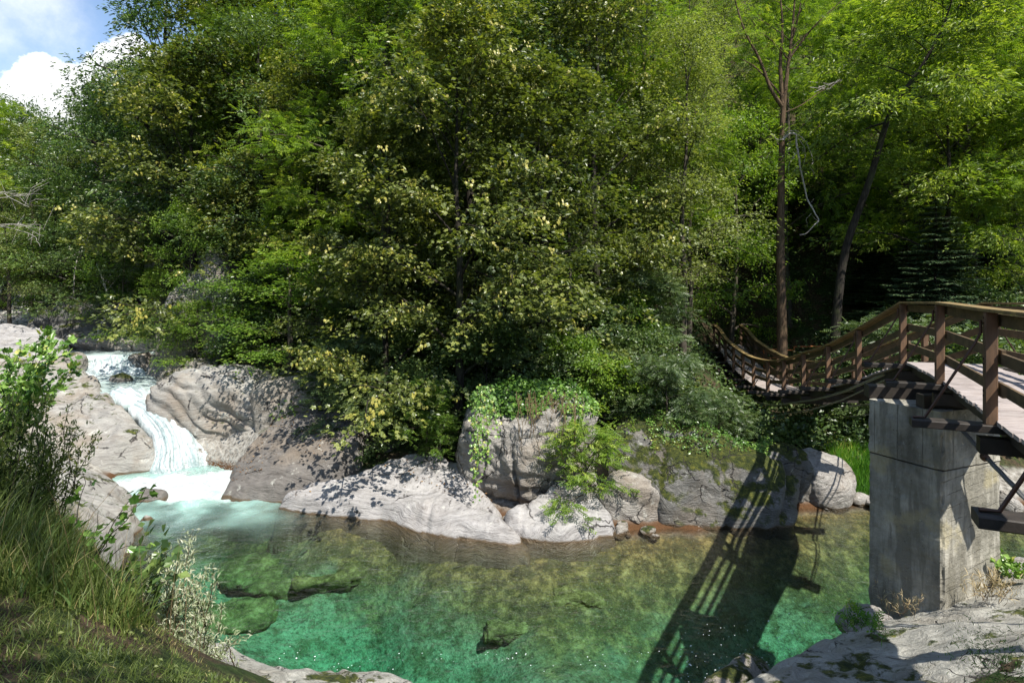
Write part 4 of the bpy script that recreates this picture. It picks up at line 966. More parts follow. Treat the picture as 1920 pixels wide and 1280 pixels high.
# species colours (albedo)
M_L = {
 'maple': leaf_mat("maple_leaf_green", (.048, .072, .020), (.14, .17, .040), (.28, .30, .075), (.42, .38, .09), trans=.34, gloss=.38, spec=.6),
 'chestnut': leaf_mat("chestnut_leaf_green", (.036, .072, .024), (.10, .17, .045), (.21, .29, .08), (.28, .34, .12), trans=.36, gloss=.38, spec=.6),
 'ash': leaf_mat("ash_leaf_green", (.08, .14, .020), (.19, .28, .035), (.36, .43, .065), (.45, .47, .09), trans=.46, gloss=.5, spec=.35),
 'bright': leaf_mat("bright_young_leaf", (.07, .14, .02), (.16, .26, .035), (.29, .38, .065), (.4, .46, .09), trans=.42, gloss=.45, spec=.4),
 'yellow': leaf_mat("yellowish_chestnut_leaf", (0.088, 0.140, 0.021), (0.228, 0.298, 0.044), (0.420, 0.455, 0.088), (0.500, 0.500, 0.158), trans=.38, gloss=.45, spec=.45),
 'birch': leaf_mat("pale_birch_leaf", (.12, .15, .05), (.22, .26, .09), (.34, .37, .15), None, trans=.36, gloss=.5, spec=.35),
 'locust': leaf_mat("bluish_shrub_leaf", (.04, .075, .022), (.10, .15, .05), (.20, .26, .11), (.34, .40, .22), trans=.28, gloss=.42, spec=.5),
 'spruce': leaf_mat("spruce_needle", (.02, .045, .022), (.05, .09, .038), (.12, .165, .065), None, trans=.08, gloss=.5, spec=.35),
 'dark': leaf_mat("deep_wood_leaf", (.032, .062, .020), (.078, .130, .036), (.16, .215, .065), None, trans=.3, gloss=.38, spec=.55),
 'ivy': leaf_mat("ivy_leaf", (0.052, 0.123, 0.021), (0.131, 0.245, 0.044), (0.263, 0.403, 0.079), (0.500, 0.500, 0.140), trans=.25, gloss=.35, spec=.5),
 'willow': leaf_mat("silvery_willow_leaf", (0.140, 0.180, 0.090), (0.300, 0.340, 0.200), (0.500, 0.500, 0.380), None, trans=.25, gloss=.45, spec=.5),
 'grass': leaf_mat("meadow_grass", (.04, .062, .015), (.095, .135, .028), (.19, .22, .06), (.38, .32, .14), trans=.32, gloss=.5, spec=.35),
 'lush': leaf_mat("lush_bank_grass", (0.034, 0.103, 0.011), (0.081, 0.218, 0.023), (0.172, 0.345, 0.034), (0.460, 0.437, 0.115), trans=.35, gloss=.45, spec=.4),
 'lush2': leaf_mat("broad_grass_blade", (.03, .07, .02), (.07, .14, .035), (.15, .23, .06), None, trans=.3, gloss=.45, spec=.4),
 'litter': leaf_mat("fallen_leaf", (.05, .025, .012), (.16, .085, .04), (.32, .2, .09), None, trans=.1, gloss=.6, spec=.2),
 'dry': leaf_mat("dry_stalks", (0.120, 0.085, 0.040), (0.260, 0.190, 0.100), (0.420, 0.340, 0.200), None, trans=.15, gloss=.6, spec=.2),
}
M_BARK = bark_mat("grey_brown_bark"); M_BARKD = bark_mat("dark_bark", (.012, .010, .008), (.05, .042, .033), .4)
M_BARKS = bark_mat("warm_slender_bark", (.045, .03, .018), (.16, .105, .065), .15); M_DEAD = bark_mat("bleached_dead_wood", (.25, .22, .19), (.55, .51, .46), 0); M_BIRCHB = bark_mat("birch_bark", (.18, .17, .15), (.62, .60, .56), 0)

def gen_tree(seed, H=11, lo=.25, Rc=3.6, n_limb=13, n_sub=5, cl_per=3, per=26, leaf=.12, lw=.6, kind='oval', trunk=None, r0=.2, flat=.38, csz=.55, droop=.25, up0=.25, up1=1.1, ros=6, tipf=.0, one_side=None, prof=None, leafjit=.55):
    """limbed tree: returns trunk geometry and foliage, both about the foot of the trunk"""
    rs = np.random.RandomState(seed); g = Geo(); fo = Foliage()
    if trunk is None:
        t = np.linspace(0, 1, 9); wob = np.cumsum(rs.normal(size=(9, 2))*.035*H/9*2.2, axis=0); trunk = np.stack([wob[:, 0], wob[:, 1], t*H*.93], 1); trunk[0, :2] = 0; trunk -= np.array([0, 0, 0])
    trunk = np.array(trunk, float); ts = np.linspace(0, 1, len(trunk))
    tt = np.linspace(0, 1, 22); TR = np.stack([np.interp(tt, ts, trunk[:, a]) for a in range(3)], 1)
    for _ in range(2): TR[1:-1] = (TR[:-2]+2*TR[1:-1]+TR[2:])/4
    rad = r0*(1-tt*.88)+.25*r0*np.exp(-tt*22); TRx = TR.copy(); TRx[0, 2] -= .5
    g.tube(TRx, rad, 9)
    cent = []; cdir = []; csc = []
    ga = rs.uniform(0, 6.28)
    for i in range(n_limb):
        f = lo + (1-lo)*((i+.3)/n_limb)**.9; p0 = np.array([np.interp(f, tt, TR[:, a]) for a in range(3)])
        u = (f-lo)/(1-lo); pr = (prof(u) if prof else math.sqrt(max(.05, 1-(u*1.02-.28)**2*1.55)))
        Ln = Rc*pr*rs.uniform(.75, 1.15); ga += 2.4+rs.normal()*.35
        if one_side is not None and rs.rand() < .7: az = one_side+rs.normal()*.8
        else: az = ga
        el = up0+(up1-up0)*u+rs.normal()*.12; d = np.array([math.cos(az)*math.cos(el), math.sin(az)*math.cos(el), math.sin(el)])
        m = 7; s = np.linspace(0, 1, m); P = p0 + d[None]*(s*Ln)[:, None]; P[:, 2] -= droop*Ln*s**2.2*.6; P += np.cumsum(rs.normal(size=(m, 3))*.045*Ln/2.2, axis=0)*s[:, None]
        lr = max(.018, r0*(1-f*.85)*.42); g.tube(P, lr*(1-s*.8), 6)
        for j in range(n_sub):
            q = .30+.70*(j+rs.rand())/n_sub; b0 = np.array([np.interp(q, s, P[:, a]) for a in range(3)])
            sd = (1 if (j % 2) else -1)*rs.uniform(.45, 1.15); dd = np.array([d[0]*math.cos(sd)-d[1]*math.sin(sd), d[0]*math.sin(sd)+d[1]*math.cos(sd), d[2]*.5+rs.normal()*.16]); dd = unit(dd)
            l2 = Ln*(.5-.28*q)*rs.uniform(.8, 1.3)+.25; s2 = np.linspace(0, 1, 4); P2 = b0+dd[None]*(s2*l2)[:, None]; P2[:, 2] -= droop*l2*s2**2*.6
            g.tube(P2, lr*.42*(1-s2*.75), 4)
            for c in range(cl_per):
                w = (c+.7)/cl_per; cent.append(np.array([np.interp(w, s2, P2[:, a]) for a in range(3)])); cdir.append(dd); csc.append(rs.uniform(.7, 1.25))
        cent.append(P[-1]); cdir.append(d); csc.append(1.0)
    cent = np.array(cent); cdir = np.array(cdir); csc = np.array(csc); nc = len(cent)
    k = per; n = nc*k
    C = np.repeat(cent, k, 0); Dd = np.repeat(cdir, k, 0); Sc = np.repeat(csc, k)*csz
    nro = int(math.ceil(n/ros)); ro = rs.normal(size=(nro, 3)); ro = ro/np.maximum(1, np.linalg.norm(ro, axis=1)[:, None]/1.55)*np.array([1, 1, flat])
    off = np.repeat(ro, ros, 0)[:n] + rs.normal(size=(n, 3))*(.075/csz)*np.array([1, 1, .7])
    # leaves ride on a dished spray that falls away at its rim
    rr = np.hypot(off[:, 0], off[:, 1]); pos = C + off*Sc[:, None]; pos[:, 2] -= .22*rr**2*Sc
    outw = np.stack([off[:, 0], off[:, 1], -.45+0*rr], 1)+Dd*.6+rs.normal(size=(n, 3))*.45
    nr = np.stack([rs.normal(size=n)*leafjit, rs.normal(size=n)*leafjit-.15, np.ones(n)], 1)
    L = leaf*rs.uniform(.7, 1.25, n); ctint = np.repeat(rs.uniform(0, 1, nc), k)
    rt = np.repeat(rs.normal(size=nro), ros)[:n]; tint = np.clip(.40+.13*rs.normal(size=n)+.16*rt+.30*(ctint-.5), 0, .86)
    hang = np.repeat((rs.rand(nro) < tipf) & (ro[:, 2] > -.2), ros)[:n]; tint = np.where(hang, 1.0, tint)
    hangk = hang; outw[hang] = outw[hang]*.4+np.array([0, 0, -1.2]); nr[hang] = np.array([.4, -1, .3])+rs.normal(size=(int(hang.sum()), 3))*.4
    L = np.where(hang, L*.72, L)
    fo.add(pos, outw, nr, L, L*lw, kind, tint, rs)
    return g, fo

PROTO = {}
def proto(key, mat, bark, name, **kw):
    g, fo = gen_tree(**kw); PROTO[key] = (g, fo, mat, bark, name, [None, None])
def plant(key, x, y, s=1.0, rz=0.0, z=None, label=None, cat="tree", group=None, sx=None, dz=0.0, name=None, tilt=None):
    g, fo, mat, bark, nm, cache = PROTO[key]
    if z is None: z = th(x, y)
    root = empty(name or nm, (x, y, z-.1*s+dz), rz); root.scale = (s*(sx or 1), s*(sx or 1), s)
    if tilt: root.rotation_euler = (tilt[0], tilt[1], rz)
    tag(root, label, cat, group)
    if cache[0] is None:
        cache[0] = g.build("trunk", bark, root, True); cache[1] = fo.build("crown", mat, root)
    else:
        for c in cache:
            o = c.copy(); o.parent = root; COL.objects.link(o)
    return root

proto('maple', M_L['maple'], M_BARKD, "maple_tree", seed=3, H=11, lo=.08, Rc=3.7, n_limb=20, n_sub=6, cl_per=3, per=60, leaf=.125, lw=.85, kind='maple', r0=.15, flat=.42, csz=.54, droop=.42, up0=.42, up1=1.2, leafjit=.55, tipf=.07)
proto('chest', M_L['chestnut'], M_BARKD, "chestnut_tree", seed=8, H=12, lo=.25, Rc=4.3, n_limb=17, n_sub=6, cl_per=3, per=55, leaf=.17, lw=.42, kind='oval', r0=.28, flat=.65, csz=.60, droop=.38, up0=.4)
proto('ash', M_L['ash'], M_BARK, "ash_tree", seed=12, H=12, lo=.22, Rc=3.4, n_limb=16, n_sub=6, cl_per=3, per=17, leaf=.30, lw=.62, kind='ash', r0=.17, flat=.5, csz=.52, droop=.34, up0=.45, leafjit=.45)
proto('bright', M_L['bright'], M_BARK, "beech_tree", seed=15, H=9, lo=.12, Rc=3.1, n_limb=15, n_sub=6, cl_per=3, per=50, leaf=.11, lw=.6, kind='oval', r0=.14, flat=.58, csz=.46, droop=.5, up0=.4)
proto('birch', M_L['birch'], M_BARK, "birch_tree", seed=19, H=12, lo=.22, Rc=2.6, n_limb=17, n_sub=6, cl_per=3, per=55, leaf=.085, lw=.7, kind='oval', r0=.12, flat=.55, csz=.48, droop=.55, up0=.5, up1=1.3)
proto('yellow', M_L['yellow'], M_BARKD, "chestnut_tree", seed=23, H=11, lo=.3, Rc=3.9, n_limb=15, n_sub=6, cl_per=3, per=50, leaf=.19, lw=.34, kind='oval', r0=.2, flat=.45, csz=.55, droop=.4)
proto('dark', M_L['dark'], M_BARKD, "hornbeam_tree", seed=29, H=11, lo=.10, Rc=3.7, n_limb=17, n_sub=6, cl_per=3, per=48, leaf=.13, lw=.62, kind='oval', r0=.2, flat=.6, csz=.56, droop=.4, up0=.4)
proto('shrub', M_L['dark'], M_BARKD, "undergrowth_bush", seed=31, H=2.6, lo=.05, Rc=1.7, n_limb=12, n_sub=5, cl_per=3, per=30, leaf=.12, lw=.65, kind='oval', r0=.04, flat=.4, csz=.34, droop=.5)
proto('shrubb', M_L['bright'], M_BARKD, "undergrowth_bush", seed=33, H=2.4, lo=.05, Rc=1.4, n_limb=12, n_sub=5, cl_per=3, per=28, leaf=.10, lw=.6, kind='oval', r0=.035, flat=.35, csz=.28, droop=.45)
proto('locust', M_L['locust'], M_BARK, "elder_bush", seed=35, H=3.2, lo=.1, Rc=2.0, n_limb=14, n_sub=5, cl_per=3, per=11, leaf=.26, lw=.7, kind='ash', r0=.05, flat=.25, csz=.36, droop=.6, leafjit=.35)
proto('sapling', M_L['bright'], M_BARK, "ash_sapling", seed=37, H=1.9, lo=.12, Rc=.8, n_limb=12, n_sub=4, cl_per=2, per=9, leaf=.20, lw=.6, kind='ash', r0=.022, flat=.35, csz=.19, droop=.35, leafjit=.5)
def spruce_gen(seed, H, Rb):
    rs = np.random.RandomState(seed); g = Geo(); fo = Foliage(); g.tube([(0, 0, -.4), (0, 0, H*.5), (0, 0, H)], [H*.016, H*.010, .01], 8)
    P_ = []; A = []; N = []; 
    nw = int(H*3.4)
    for i in range(nw):
        f = (i+.5)/nw; z = H*(.06+.92*f); Lw = Rb*(1-f)**.8+.12
        for b in range(7):
            az = rs.uniform(0, 6.28); Ln = Lw*rs.uniform(.8, 1.1); s = np.linspace(0, 1, 6); d = np.array([math.cos(az), math.sin(az), 0])
            Q = np.array([0, 0, z])+d*(s*Ln)[:, None]; Q[:, 2] -= Ln*(.42*s-.22*s**2.5); g.tube(Q, .018*(1-s*.8), 4)
            m = int(150*Ln+20); q = rs.uniform(.08, 1, m); c = np.stack([np.interp(q, s, Q[:, a]) for a in range(3)], 1)
            sd = rs.choice([-1, 1], m); side = np.stack([-d[1]*sd, d[0]*sd, 0*sd], 1); w = (1-q)*.42*Ln*rs.uniform(0, 1, m)+.03
            pos = c+side*w[:, None]; pos[:, 2] -= w*.45
            P_.append(pos); A.append(side*.8+d*.8+np.array([0, 0, -.35])+rs.normal(size=(m, 3))*.2); N.append(np.stack([rs.normal(size=m)*.6, rs.normal(size=m)*.6, np.ones(m)], 1))
    P_ = np.concatenate(P_); n = len(P_); L = rs.uniform(.11, .2, n)
    fo.add(P_, np.concatenate(A), np.concatenate(N), L, L*.26, 'needle', np.clip(.45+.25*rs.normal(size=n), 0, 1), rs); return g, fo
_g, _f = spruce_gen(5, 9.5, 2.6); PROTO['spruce'] = (_g, _f, M_L['spruce'], M_BARKD, "spruce_tree", [None, None])

# ------------------------------------------------------------------ trees of the place
def fit(px, py, d, dz=0): q = W(px, py, d=d); return q[0], q[1], q[2]+dz
def T_(key, px, d, top, label, s=None, rz=0.0, H=None, sx=None, name=None, group=None, base=None, **k):
    """tree standing on the slope at depth d under column px; scaled so its top reaches row `top`"""
    x = (px-960)/F*d; z = th(x, d) if base is None else base
    Hn = {'maple': 10.8, 'chest': 12, 'ash': 12, 'bright': 9, 'birch': 12.6, 'yellow': 11, 'dark': 11, 'shrub': 2.9, 'shrubb': 2.7, 'locust': 3.3, 'sapling': 2.1, 'spruce': 9.5}[key]
    ztop = EYE-(top-HZ)/F*d; sc = max(.25, (ztop-z)/Hn)
    return plant(key, x, d, sc, rz, z, label, sx=(sx/sc if sx else None), name=name, group=group, **k)

def build_trees():
    # centre: maples with yellowing seed clusters, overhanging the shelf
    T_('maple', 850, 17.6, 40, "big maple overhanging the pool at centre, yellowish seed clusters on its sprays", rz=.3, sx=1.0)
    T_('maple', 1010, 18.3, 130, "maple with twin grey-green crown standing over the ivy-topped boulder", rz=2.1, sx=.95)
    T_('maple', 735, 18.4, 235, "shorter maple leaning over the dark rock hollow", rz=4.0, sx=.8)
    T_('maple', 1120, 22.8, -40, "tall maple behind the ivy-topped boulder, white-glinting leaves", rz=5.2, sx=1.05)
    T_('maple', 800, 25, -160, "maple rising behind the central one to the photo's top edge", rz=1.2, sx=1.15)
    # left-centre
    T_('bright', 545, 21.4, 470, "small bright green tree drooping over the layered cascade boulder", rz=.7, sx=1.0, s=None)
    T_('ash', 590, 23.5, 190, "light green ash between the drooping tree and the maples", rz=1.9, sx=.8)
    T_('bright', 350, 24.8, 375, "round light green tree above the cliff fin", rz=2.9, sx=.62)
    T_('dark', 420, 25.6, 330, "dark hornbeam behind the round light green tree", rz=1.0, sx=.8)
    T_('chest', 330, 30.5, -60, "huge dark chestnut standing against the sky at upper left", rz=.5, sx=1.15)
    T_('chest', 215, 34, 170, "spreading chestnut at the skyline's left shoulder", rz=2.5, sx=.95)
    T_('ash', 450, 28, 20, "yellow-green ash lit from above, left of the maples", rz=3.6, sx=.9)
    T_('ash', 560, 30, -60, "tall yellow-green ash at the top edge, left of centre", rz=5.0, sx=1.0)
    T_('dark', 200, 30.5, 400, "dark leafy tree behind the mossy upstream boulder", rz=4.4, sx=.8)
    # centre-right slope
    T_('ash', 1200, 27, -120, "tall ash at the top edge right of centre", rz=.9, sx=1.0)
    T_('birch', 1290, 25.5, 60, "pale sunlit birch left of the bare trunk", rz=2.2, sx=.95)
    T_('birch', 1200, 24.0, 210, "shorter pale birch glittering in the sun, right of centre", rz=4.9, sx=.9)
    T_('bright', 1370, 29.5, 200, "light green beech behind the bare trunk", rz=1.5, sx=1.0)
    T_('dark', 1290, 34, 300, "dark bushy tree behind the bridge's far landing", rz=3.1, sx=.9)
    T_('dark', 1610, 32, 300, "dark hornbeam behind the middle of the footbridge", rz=.4, sx=.85)
    T_('spruce', 1755, 21.8, 352, "spruce with drooping pale-tipped branches above the bridge hump", rz=1.1, sx=.95)
    T_('spruce', 1650, 30.0, 400, "smaller spruce half hidden behind the handrail", rz=2.1, sx=.9)
    T_('spruce', 1700, 25.0, 440, "low dark spruce directly behind the bridge hump", rz=3.4, sx=.9)
    T_('spruce', 1845, 26.0, 380, "dense dark spruce at the right edge above the handrail", rz=4.4, sx=1.05)
    T_('dark', 1540, 36, 300, "dark hornbeam between the bare trunk and the leaning chestnut", rz=4.4, sx=1.0)
    T_('dark', 1440, 37, 330, "dark hornbeam just left of the bare trunk", rz=2.4, sx=1.0)
    T_('dark', 1890, 28, 120, "dark tree at the right edge behind the bridge", rz=5.5, sx=.95)
    T_('yellow', 1790, 27.5, -120, "yellow-green chestnut crown filling the upper right", rz=2.2, sx=.95)
    T_('yellow', 1870, 31, -60, "second yellow-green chestnut, behind, at the right edge", rz=.2, sx=1.0)
    T_('ash', 1480, 31.5, -60, "airy ash crown around the bare trunk's fork", rz=2.8, sx=1.0)
    # left edge, far
    T_('dark', 255, 29.5, 330, "dark hornbeam filling the bank above the upper rapid", rz=.9, sx=.8)
    T_('chest', 130, 33, 330, "rounded chestnut above the mossy upstream boulder", rz=1.7, sx=.8)
    T_('bright', 240, 28.5, 455, "small fresh green tree hanging over the flat ledge", rz=5.7, sx=.7)
    T_('bright', 300, 26.6, 500, "small light green tree in front of the cliff fin", rz=2.2, sx=.5)
    T_('bright', 375, 23.9, 560, "low bright tree hiding the fluted pillar's top", rz=.2, sx=.55)
    T_('birch', 60, 38, 200, "pale birch at the far left against the cloud", rz=1.0, sx=1.1)
    T_('birch', 130, 42, 262, "slender pale birch beside the spreading chestnut", rz=3.0, sx=1.0)
    T_('chest', 5, 45, 190, "dark green tree on the far left skyline", rz=4.0, sx=1.0)
    T_('bright', 95, 34, 430, "light green bushy tree above the gravel bar", rz=2.0, sx=1.0)
    T_('birch', 20, 31.5, 330, "feathery pale tree at the left edge above the gravel", rz=5.2, sx=.9)
build_trees()

def build_forest():
    """the rest of the wood on the slopes, tree by tree"""
    rs = np.random.RandomState(11); placed = []
    kinds = ['maple', 'chest', 'ash', 'dark', 'bright', 'birch', 'yellow']
    LAB = {'maple': "maple among the closed canopy of the far slope", 'chest': "dark chestnut among the closed canopy of the far slope", 'ash': "feathery ash among the closed canopy of the far slope",
           'dark': "deep green hornbeam among the closed canopy of the far slope", 'bright': "light green beech among the closed canopy of the far slope", 'birch': "pale birch among the closed canopy of the far slope", 'yellow': "yellow-green chestnut among the closed canopy of the far slope"}
    def ok(x, y, m): return all((x-a)**2+(y-b)**2 > m*m for a, b in placed)
    for d0, d1, step, n in ((22, 30, 3.0, 26), (30, 42, 3.6, 46), (42, 60, 4.6, 50), (60, 95, 7, 44)):
        c = 0; tries = 0
        while c < n and tries < 4000:
            tries += 1; d = rs.uniform(d0, d1); px = rs.uniform(-60, 1990); x = (px-960)/F*d
            if not ok(x, d, step): continue
            if px < 330 and d < 36: continue
            if px < 150 and d < 60 and rs.rand() < .6: continue
            if 1300 < px < 1650 and d < 33: continue
            z = th(x, d); 
            if z < 2.6: continue
            w = [.2, .12, .2, .2, .12, .08, .08]
            if px > 1500: w = [.05, .15, .15, .3, .1, .05, .2]
            elif px > 1080: w = [.1, .05, .3, .15, .2, .2, 0]
            elif px > 620: w = [.4, .05, .25, .2, .1, 0, 0]
            key = kinds[rs.choice(7, p=np.array(w)/sum(w))]
            sc = rs.uniform(.85, 1.25)
            # keep the valley's sky window free
            Hn = 12*sc; topy = HZ-(z+Hn-EYE)/d*F
            lim = np.interp(px, [-60, 60, 130, 150, 240, 262], [185, 200, 262, 240, 90, -400])
            if topy < lim:
                sc *= max(.0, (HZ-lim)*d/F+EYE-z)/Hn
                if sc < .55: continue
            plant(key, x, d, sc, rs.uniform(0, 6.28), z, LAB[key], group="trees of the wooded far slope"); placed.append((x, d)); c += 1
build_forest()

# the bare slender trunk, and the leaning chestnut: their trunks follow their own bends
def build_special():
    d = 24.2; foot = np.array(W(1467, 652, d=d)); foot[2] = th(foot[0], foot[1])
    P = [foot-foot] + [W(px, py, d=dd)-foot for px, py, dd in ((1466, 560, d), (1462, 470, d), (1465, 350, d), (1466, 250, d), (1469, 195, d), (1478, 120, d), (1486, 60, d), (1492, -30, d))]
    g, fo = gen_tree(seed=51, lo=.72, Rc=2.6, n_limb=9, n_sub=4, cl_per=2, per=10, leaf=.28, lw=.6, kind='ash', trunk=P, r0=.20, flat=.4, csz=.5, up0=.5, up1=1.2)
    def limb(pts, r, dd=d):
        Q = np.array([W(a, b, d=dd+(c if len(p) > 2 else 0))-foot for p in pts for a, b, c in [p if len(p) > 2 else (*p, 0)]])
        t = np.linspace(0, 1, len(Q)); tt = np.linspace(0, 1, len(Q)*4); Q = np.stack([np.interp(tt, t, Q[:, k]) for k in range(3)], 1)
        for _ in range(3): Q[1:-1] = (Q[:-2]+2*Q[1:-1]+Q[2:])/4
        g.tube(Q, r*(1-tt*.75), 7)
    limb([(1467, 200), (1445, 170), (1425, 110), (1395, 60), (1375, -10)], .085)
    limb([(1467, 195), (1462, 120), (1468, 50), (1462, -20)], .09)
    limb([(1470, 185), (1440, 150), (1410, 120, .4), (1385, 110, .5)], .045)
    limb([(1480, 110), (1505, 75), (1535, 40, -.3), (1580, 0, -.4)], .05)
    limb([(1483, 80), (1500, 20), (1505, -30)], .05)
    limb([(1462, 215), (1500, 200), (1540, 170, .5), (1580, 150, .6)], .028)
    root = empty("ash_tree", foot); tag(root, "slender tree with long bare reddish trunk forking high up, behind the bridge's sag", "tree")
    g.build("trunk", M_BARKS, root, True); fo.build("crown", M_L['ash'], root)
    # bleached dead bough hanging from it
    g = Geo(); rs = np.random.RandomState(3); o = W(1478, 255, d=d-.4)
    def dead(pts, r):
        Q = np.array([W(a, b, d=d-.45)-o for a, b in pts]); t = np.linspace(0, 1, len(Q)); tt = np.linspace(0, 1, len(Q)*5)
        Q = np.stack([np.interp(tt, t, Q[:, k]) for k in range(3)], 1); Q[:, 1] += np.cumsum(rs.normal(size=len(Q))*.03)
        for _ in range(2): Q[1:-1] = (Q[:-2]+2*Q[1:-1]+Q[2:])/4
        g.tube(Q, r*(1-tt*.7), 5)
    dead([(1469, 262), (1480, 250), (1492, 252), (1495, 280), (1498, 310), (1505, 345), (1512, 375), (1522, 400), (1530, 415), (1515, 425), (1505, 440), (1490, 442)], .05)
    dead([(1480, 250), (1500, 252), (1515, 265), (1527, 285), (1530, 305), (1520, 310), (1528, 325)], .034)
    dead([(1492, 255), (1510, 275), (1512, 290), (1508, 310)], .014); dead([(1495, 285), (1485, 300), (1478, 310), (1480, 330)], .014)
    dead([(1498, 310), (1488, 320), (1482, 335)], .012); dead([(1500, 320), (1512, 325), (1520, 322)], .012); dead([(1470, 262), (1455, 262), (1445, 252)], .02); dead([(1469, 258), (1476, 246), (1490, 246), (1502, 252)], .016)
    dead([(1512, 375), (1522, 380), (1530, 372)], .010); dead([(1524, 405), (1535, 415), (1533, 425)], .01); dead([(1522, 400), (1514, 412), (1520, 425)], .01); dead([(1515, 265), (1508, 280), (1514, 300)], .01)
    tag(g.build("dead_bough", M_DEAD, None, True), "bleached dead bough dangling beside the bare reddish trunk", "branch").location = tuple(float(v) for v in o)
    g = Geo(); o = W(1560, 150, d=27.5)
    for k in range(5):
        pts = [(1530+rs.uniform(-20, 10), 150+rs.uniform(0, 25)), (1555, 160+rs.uniform(-5, 8)), (1578, 148+rs.uniform(-6, 6)), (1582+rs.uniform(-6, 8), 125+rs.uniform(-25, 10))]
        Q = np.array([W(a, b, d=27.5+rs.uniform(-.4, .4))-o for a, b in pts]); g.tube(Q, [.014, .012, .008, .005], 5)
    tag(g.build("dead_bough", M_DEAD, None, True), "pale tangle of dead twigs in the gap right of the trunk's fork", "branch").location = tuple(float(v) for v in o)
    # leaning chestnut on the right
    d = 23.0; foot = np.array(W(1560, 600, d=d)); foot[2] = th(foot[0], foot[1])
    P = [foot-foot] + [W(px, py, d=dd)-foot for px, py, dd in ((1572, 520, 23), (1590, 440, 22.8), (1625, 360, 22.4), (1650, 270, 22), (1670, 200, 21.6), (1700, 165, 21.2), (1740, 110, 20.8), (1775, 40, 20.6), (1790, -20, 20.5))]
    g, fo = gen_tree(seed=57, lo=.50, Rc=3.1, n_limb=17, n_sub=6, cl_per=3, per=42, leaf=.20, lw=.32, kind='oval', trunk=P, r0=.17, flat=.45, csz=.5, droop=.55, up0=.1, up1=1.0)
    root = empty("chestnut_tree", foot); tag(root, "dark-trunked chestnut leaning right with a bright yellow-green crown", "tree")
    g.build("trunk", M_BARKD, root, True); fo.build("crown", M_L['yellow'], root)
    # stems showing in the shade at centre and upstream
    for k, (pts, r, m, lab) in enumerate([
            ([(352, 385, 28), (335, 340, 28), (312, 290, 28), (290, 255, 28), (262, 228, 28), (240, 215, 28)], .17, M_BARKD, "crooked dark limb leaning left below the huge chestnut"),
            ([(206, 575, 29), (200, 550, 29), (192, 520, 29), (182, 495, 29)], .07, M_BIRCHB, "short leaning white birch stem above the flat ledge"),
            ([(140, 562, 30), (141, 530, 30), (146, 500, 30), (151, 472, 30)], .05, M_DEAD, "thin grey snag beside the mossy upstream boulder"),
            ([(185, 610, 27.5), (200, 596, 27.5), (222, 575, 27.5), (235, 560, 27.5)], .05, M_DEAD, "thin fallen pole propped over the flat ledge"),
            ([(970, 700, 18.2), (962, 640, 18.5), (958, 560, 18.8), (955, 480, 19)], .10, M_BARK, "slim shaded stem behind the ivy-topped boulder"),
            ([(1075, 690, 19.5), (1072, 600, 19.5), (1070, 500, 19.5), (1066, 380, 19.5)], .09, M_BARK, "straight shaded stem right of the slim one"),
            ([(1002, 560, 20), (1000, 480, 20), (1004, 400, 20)], .06, M_BARK, "thin upright stem high in the centre shade")]):
        Q = np.array([W(a, b, d=c) for a, b, c in pts]); o = Q[0].copy(); z = th(o[0], o[1]); Q = np.concatenate([[[o[0], o[1], min(z-.2, o[2]-.1)]], Q]); o = Q[0].copy()
        t = np.linspace(0, 1, len(Q)); tt = np.linspace(0, 1, 24); C = np.stack([np.interp(tt, t, Q[:, a]) for a in range(3)], 1)-o; rs = np.random.RandomState(k)
        C[1:, :2] += np.cumsum(rs.normal(size=(23, 2))*.012, 0); g = Geo(); g.tube(C, r*(1-.6*tt), 8)
        for j in range(5):
            q = C[rs.randint(8, 23)]; g.tube([q, q+rs.normal(size=3)*np.array([.3, .3, .1])+np.array([0, 0, .3]), q+rs.normal(size=3)*.5+np.array([0, 0, .6])], [r*.3, r*.2, .006], 5)
        root = empty("tree", o); tag(root, lab, "tree"); g.build("trunk", m, root, True)
build_special()

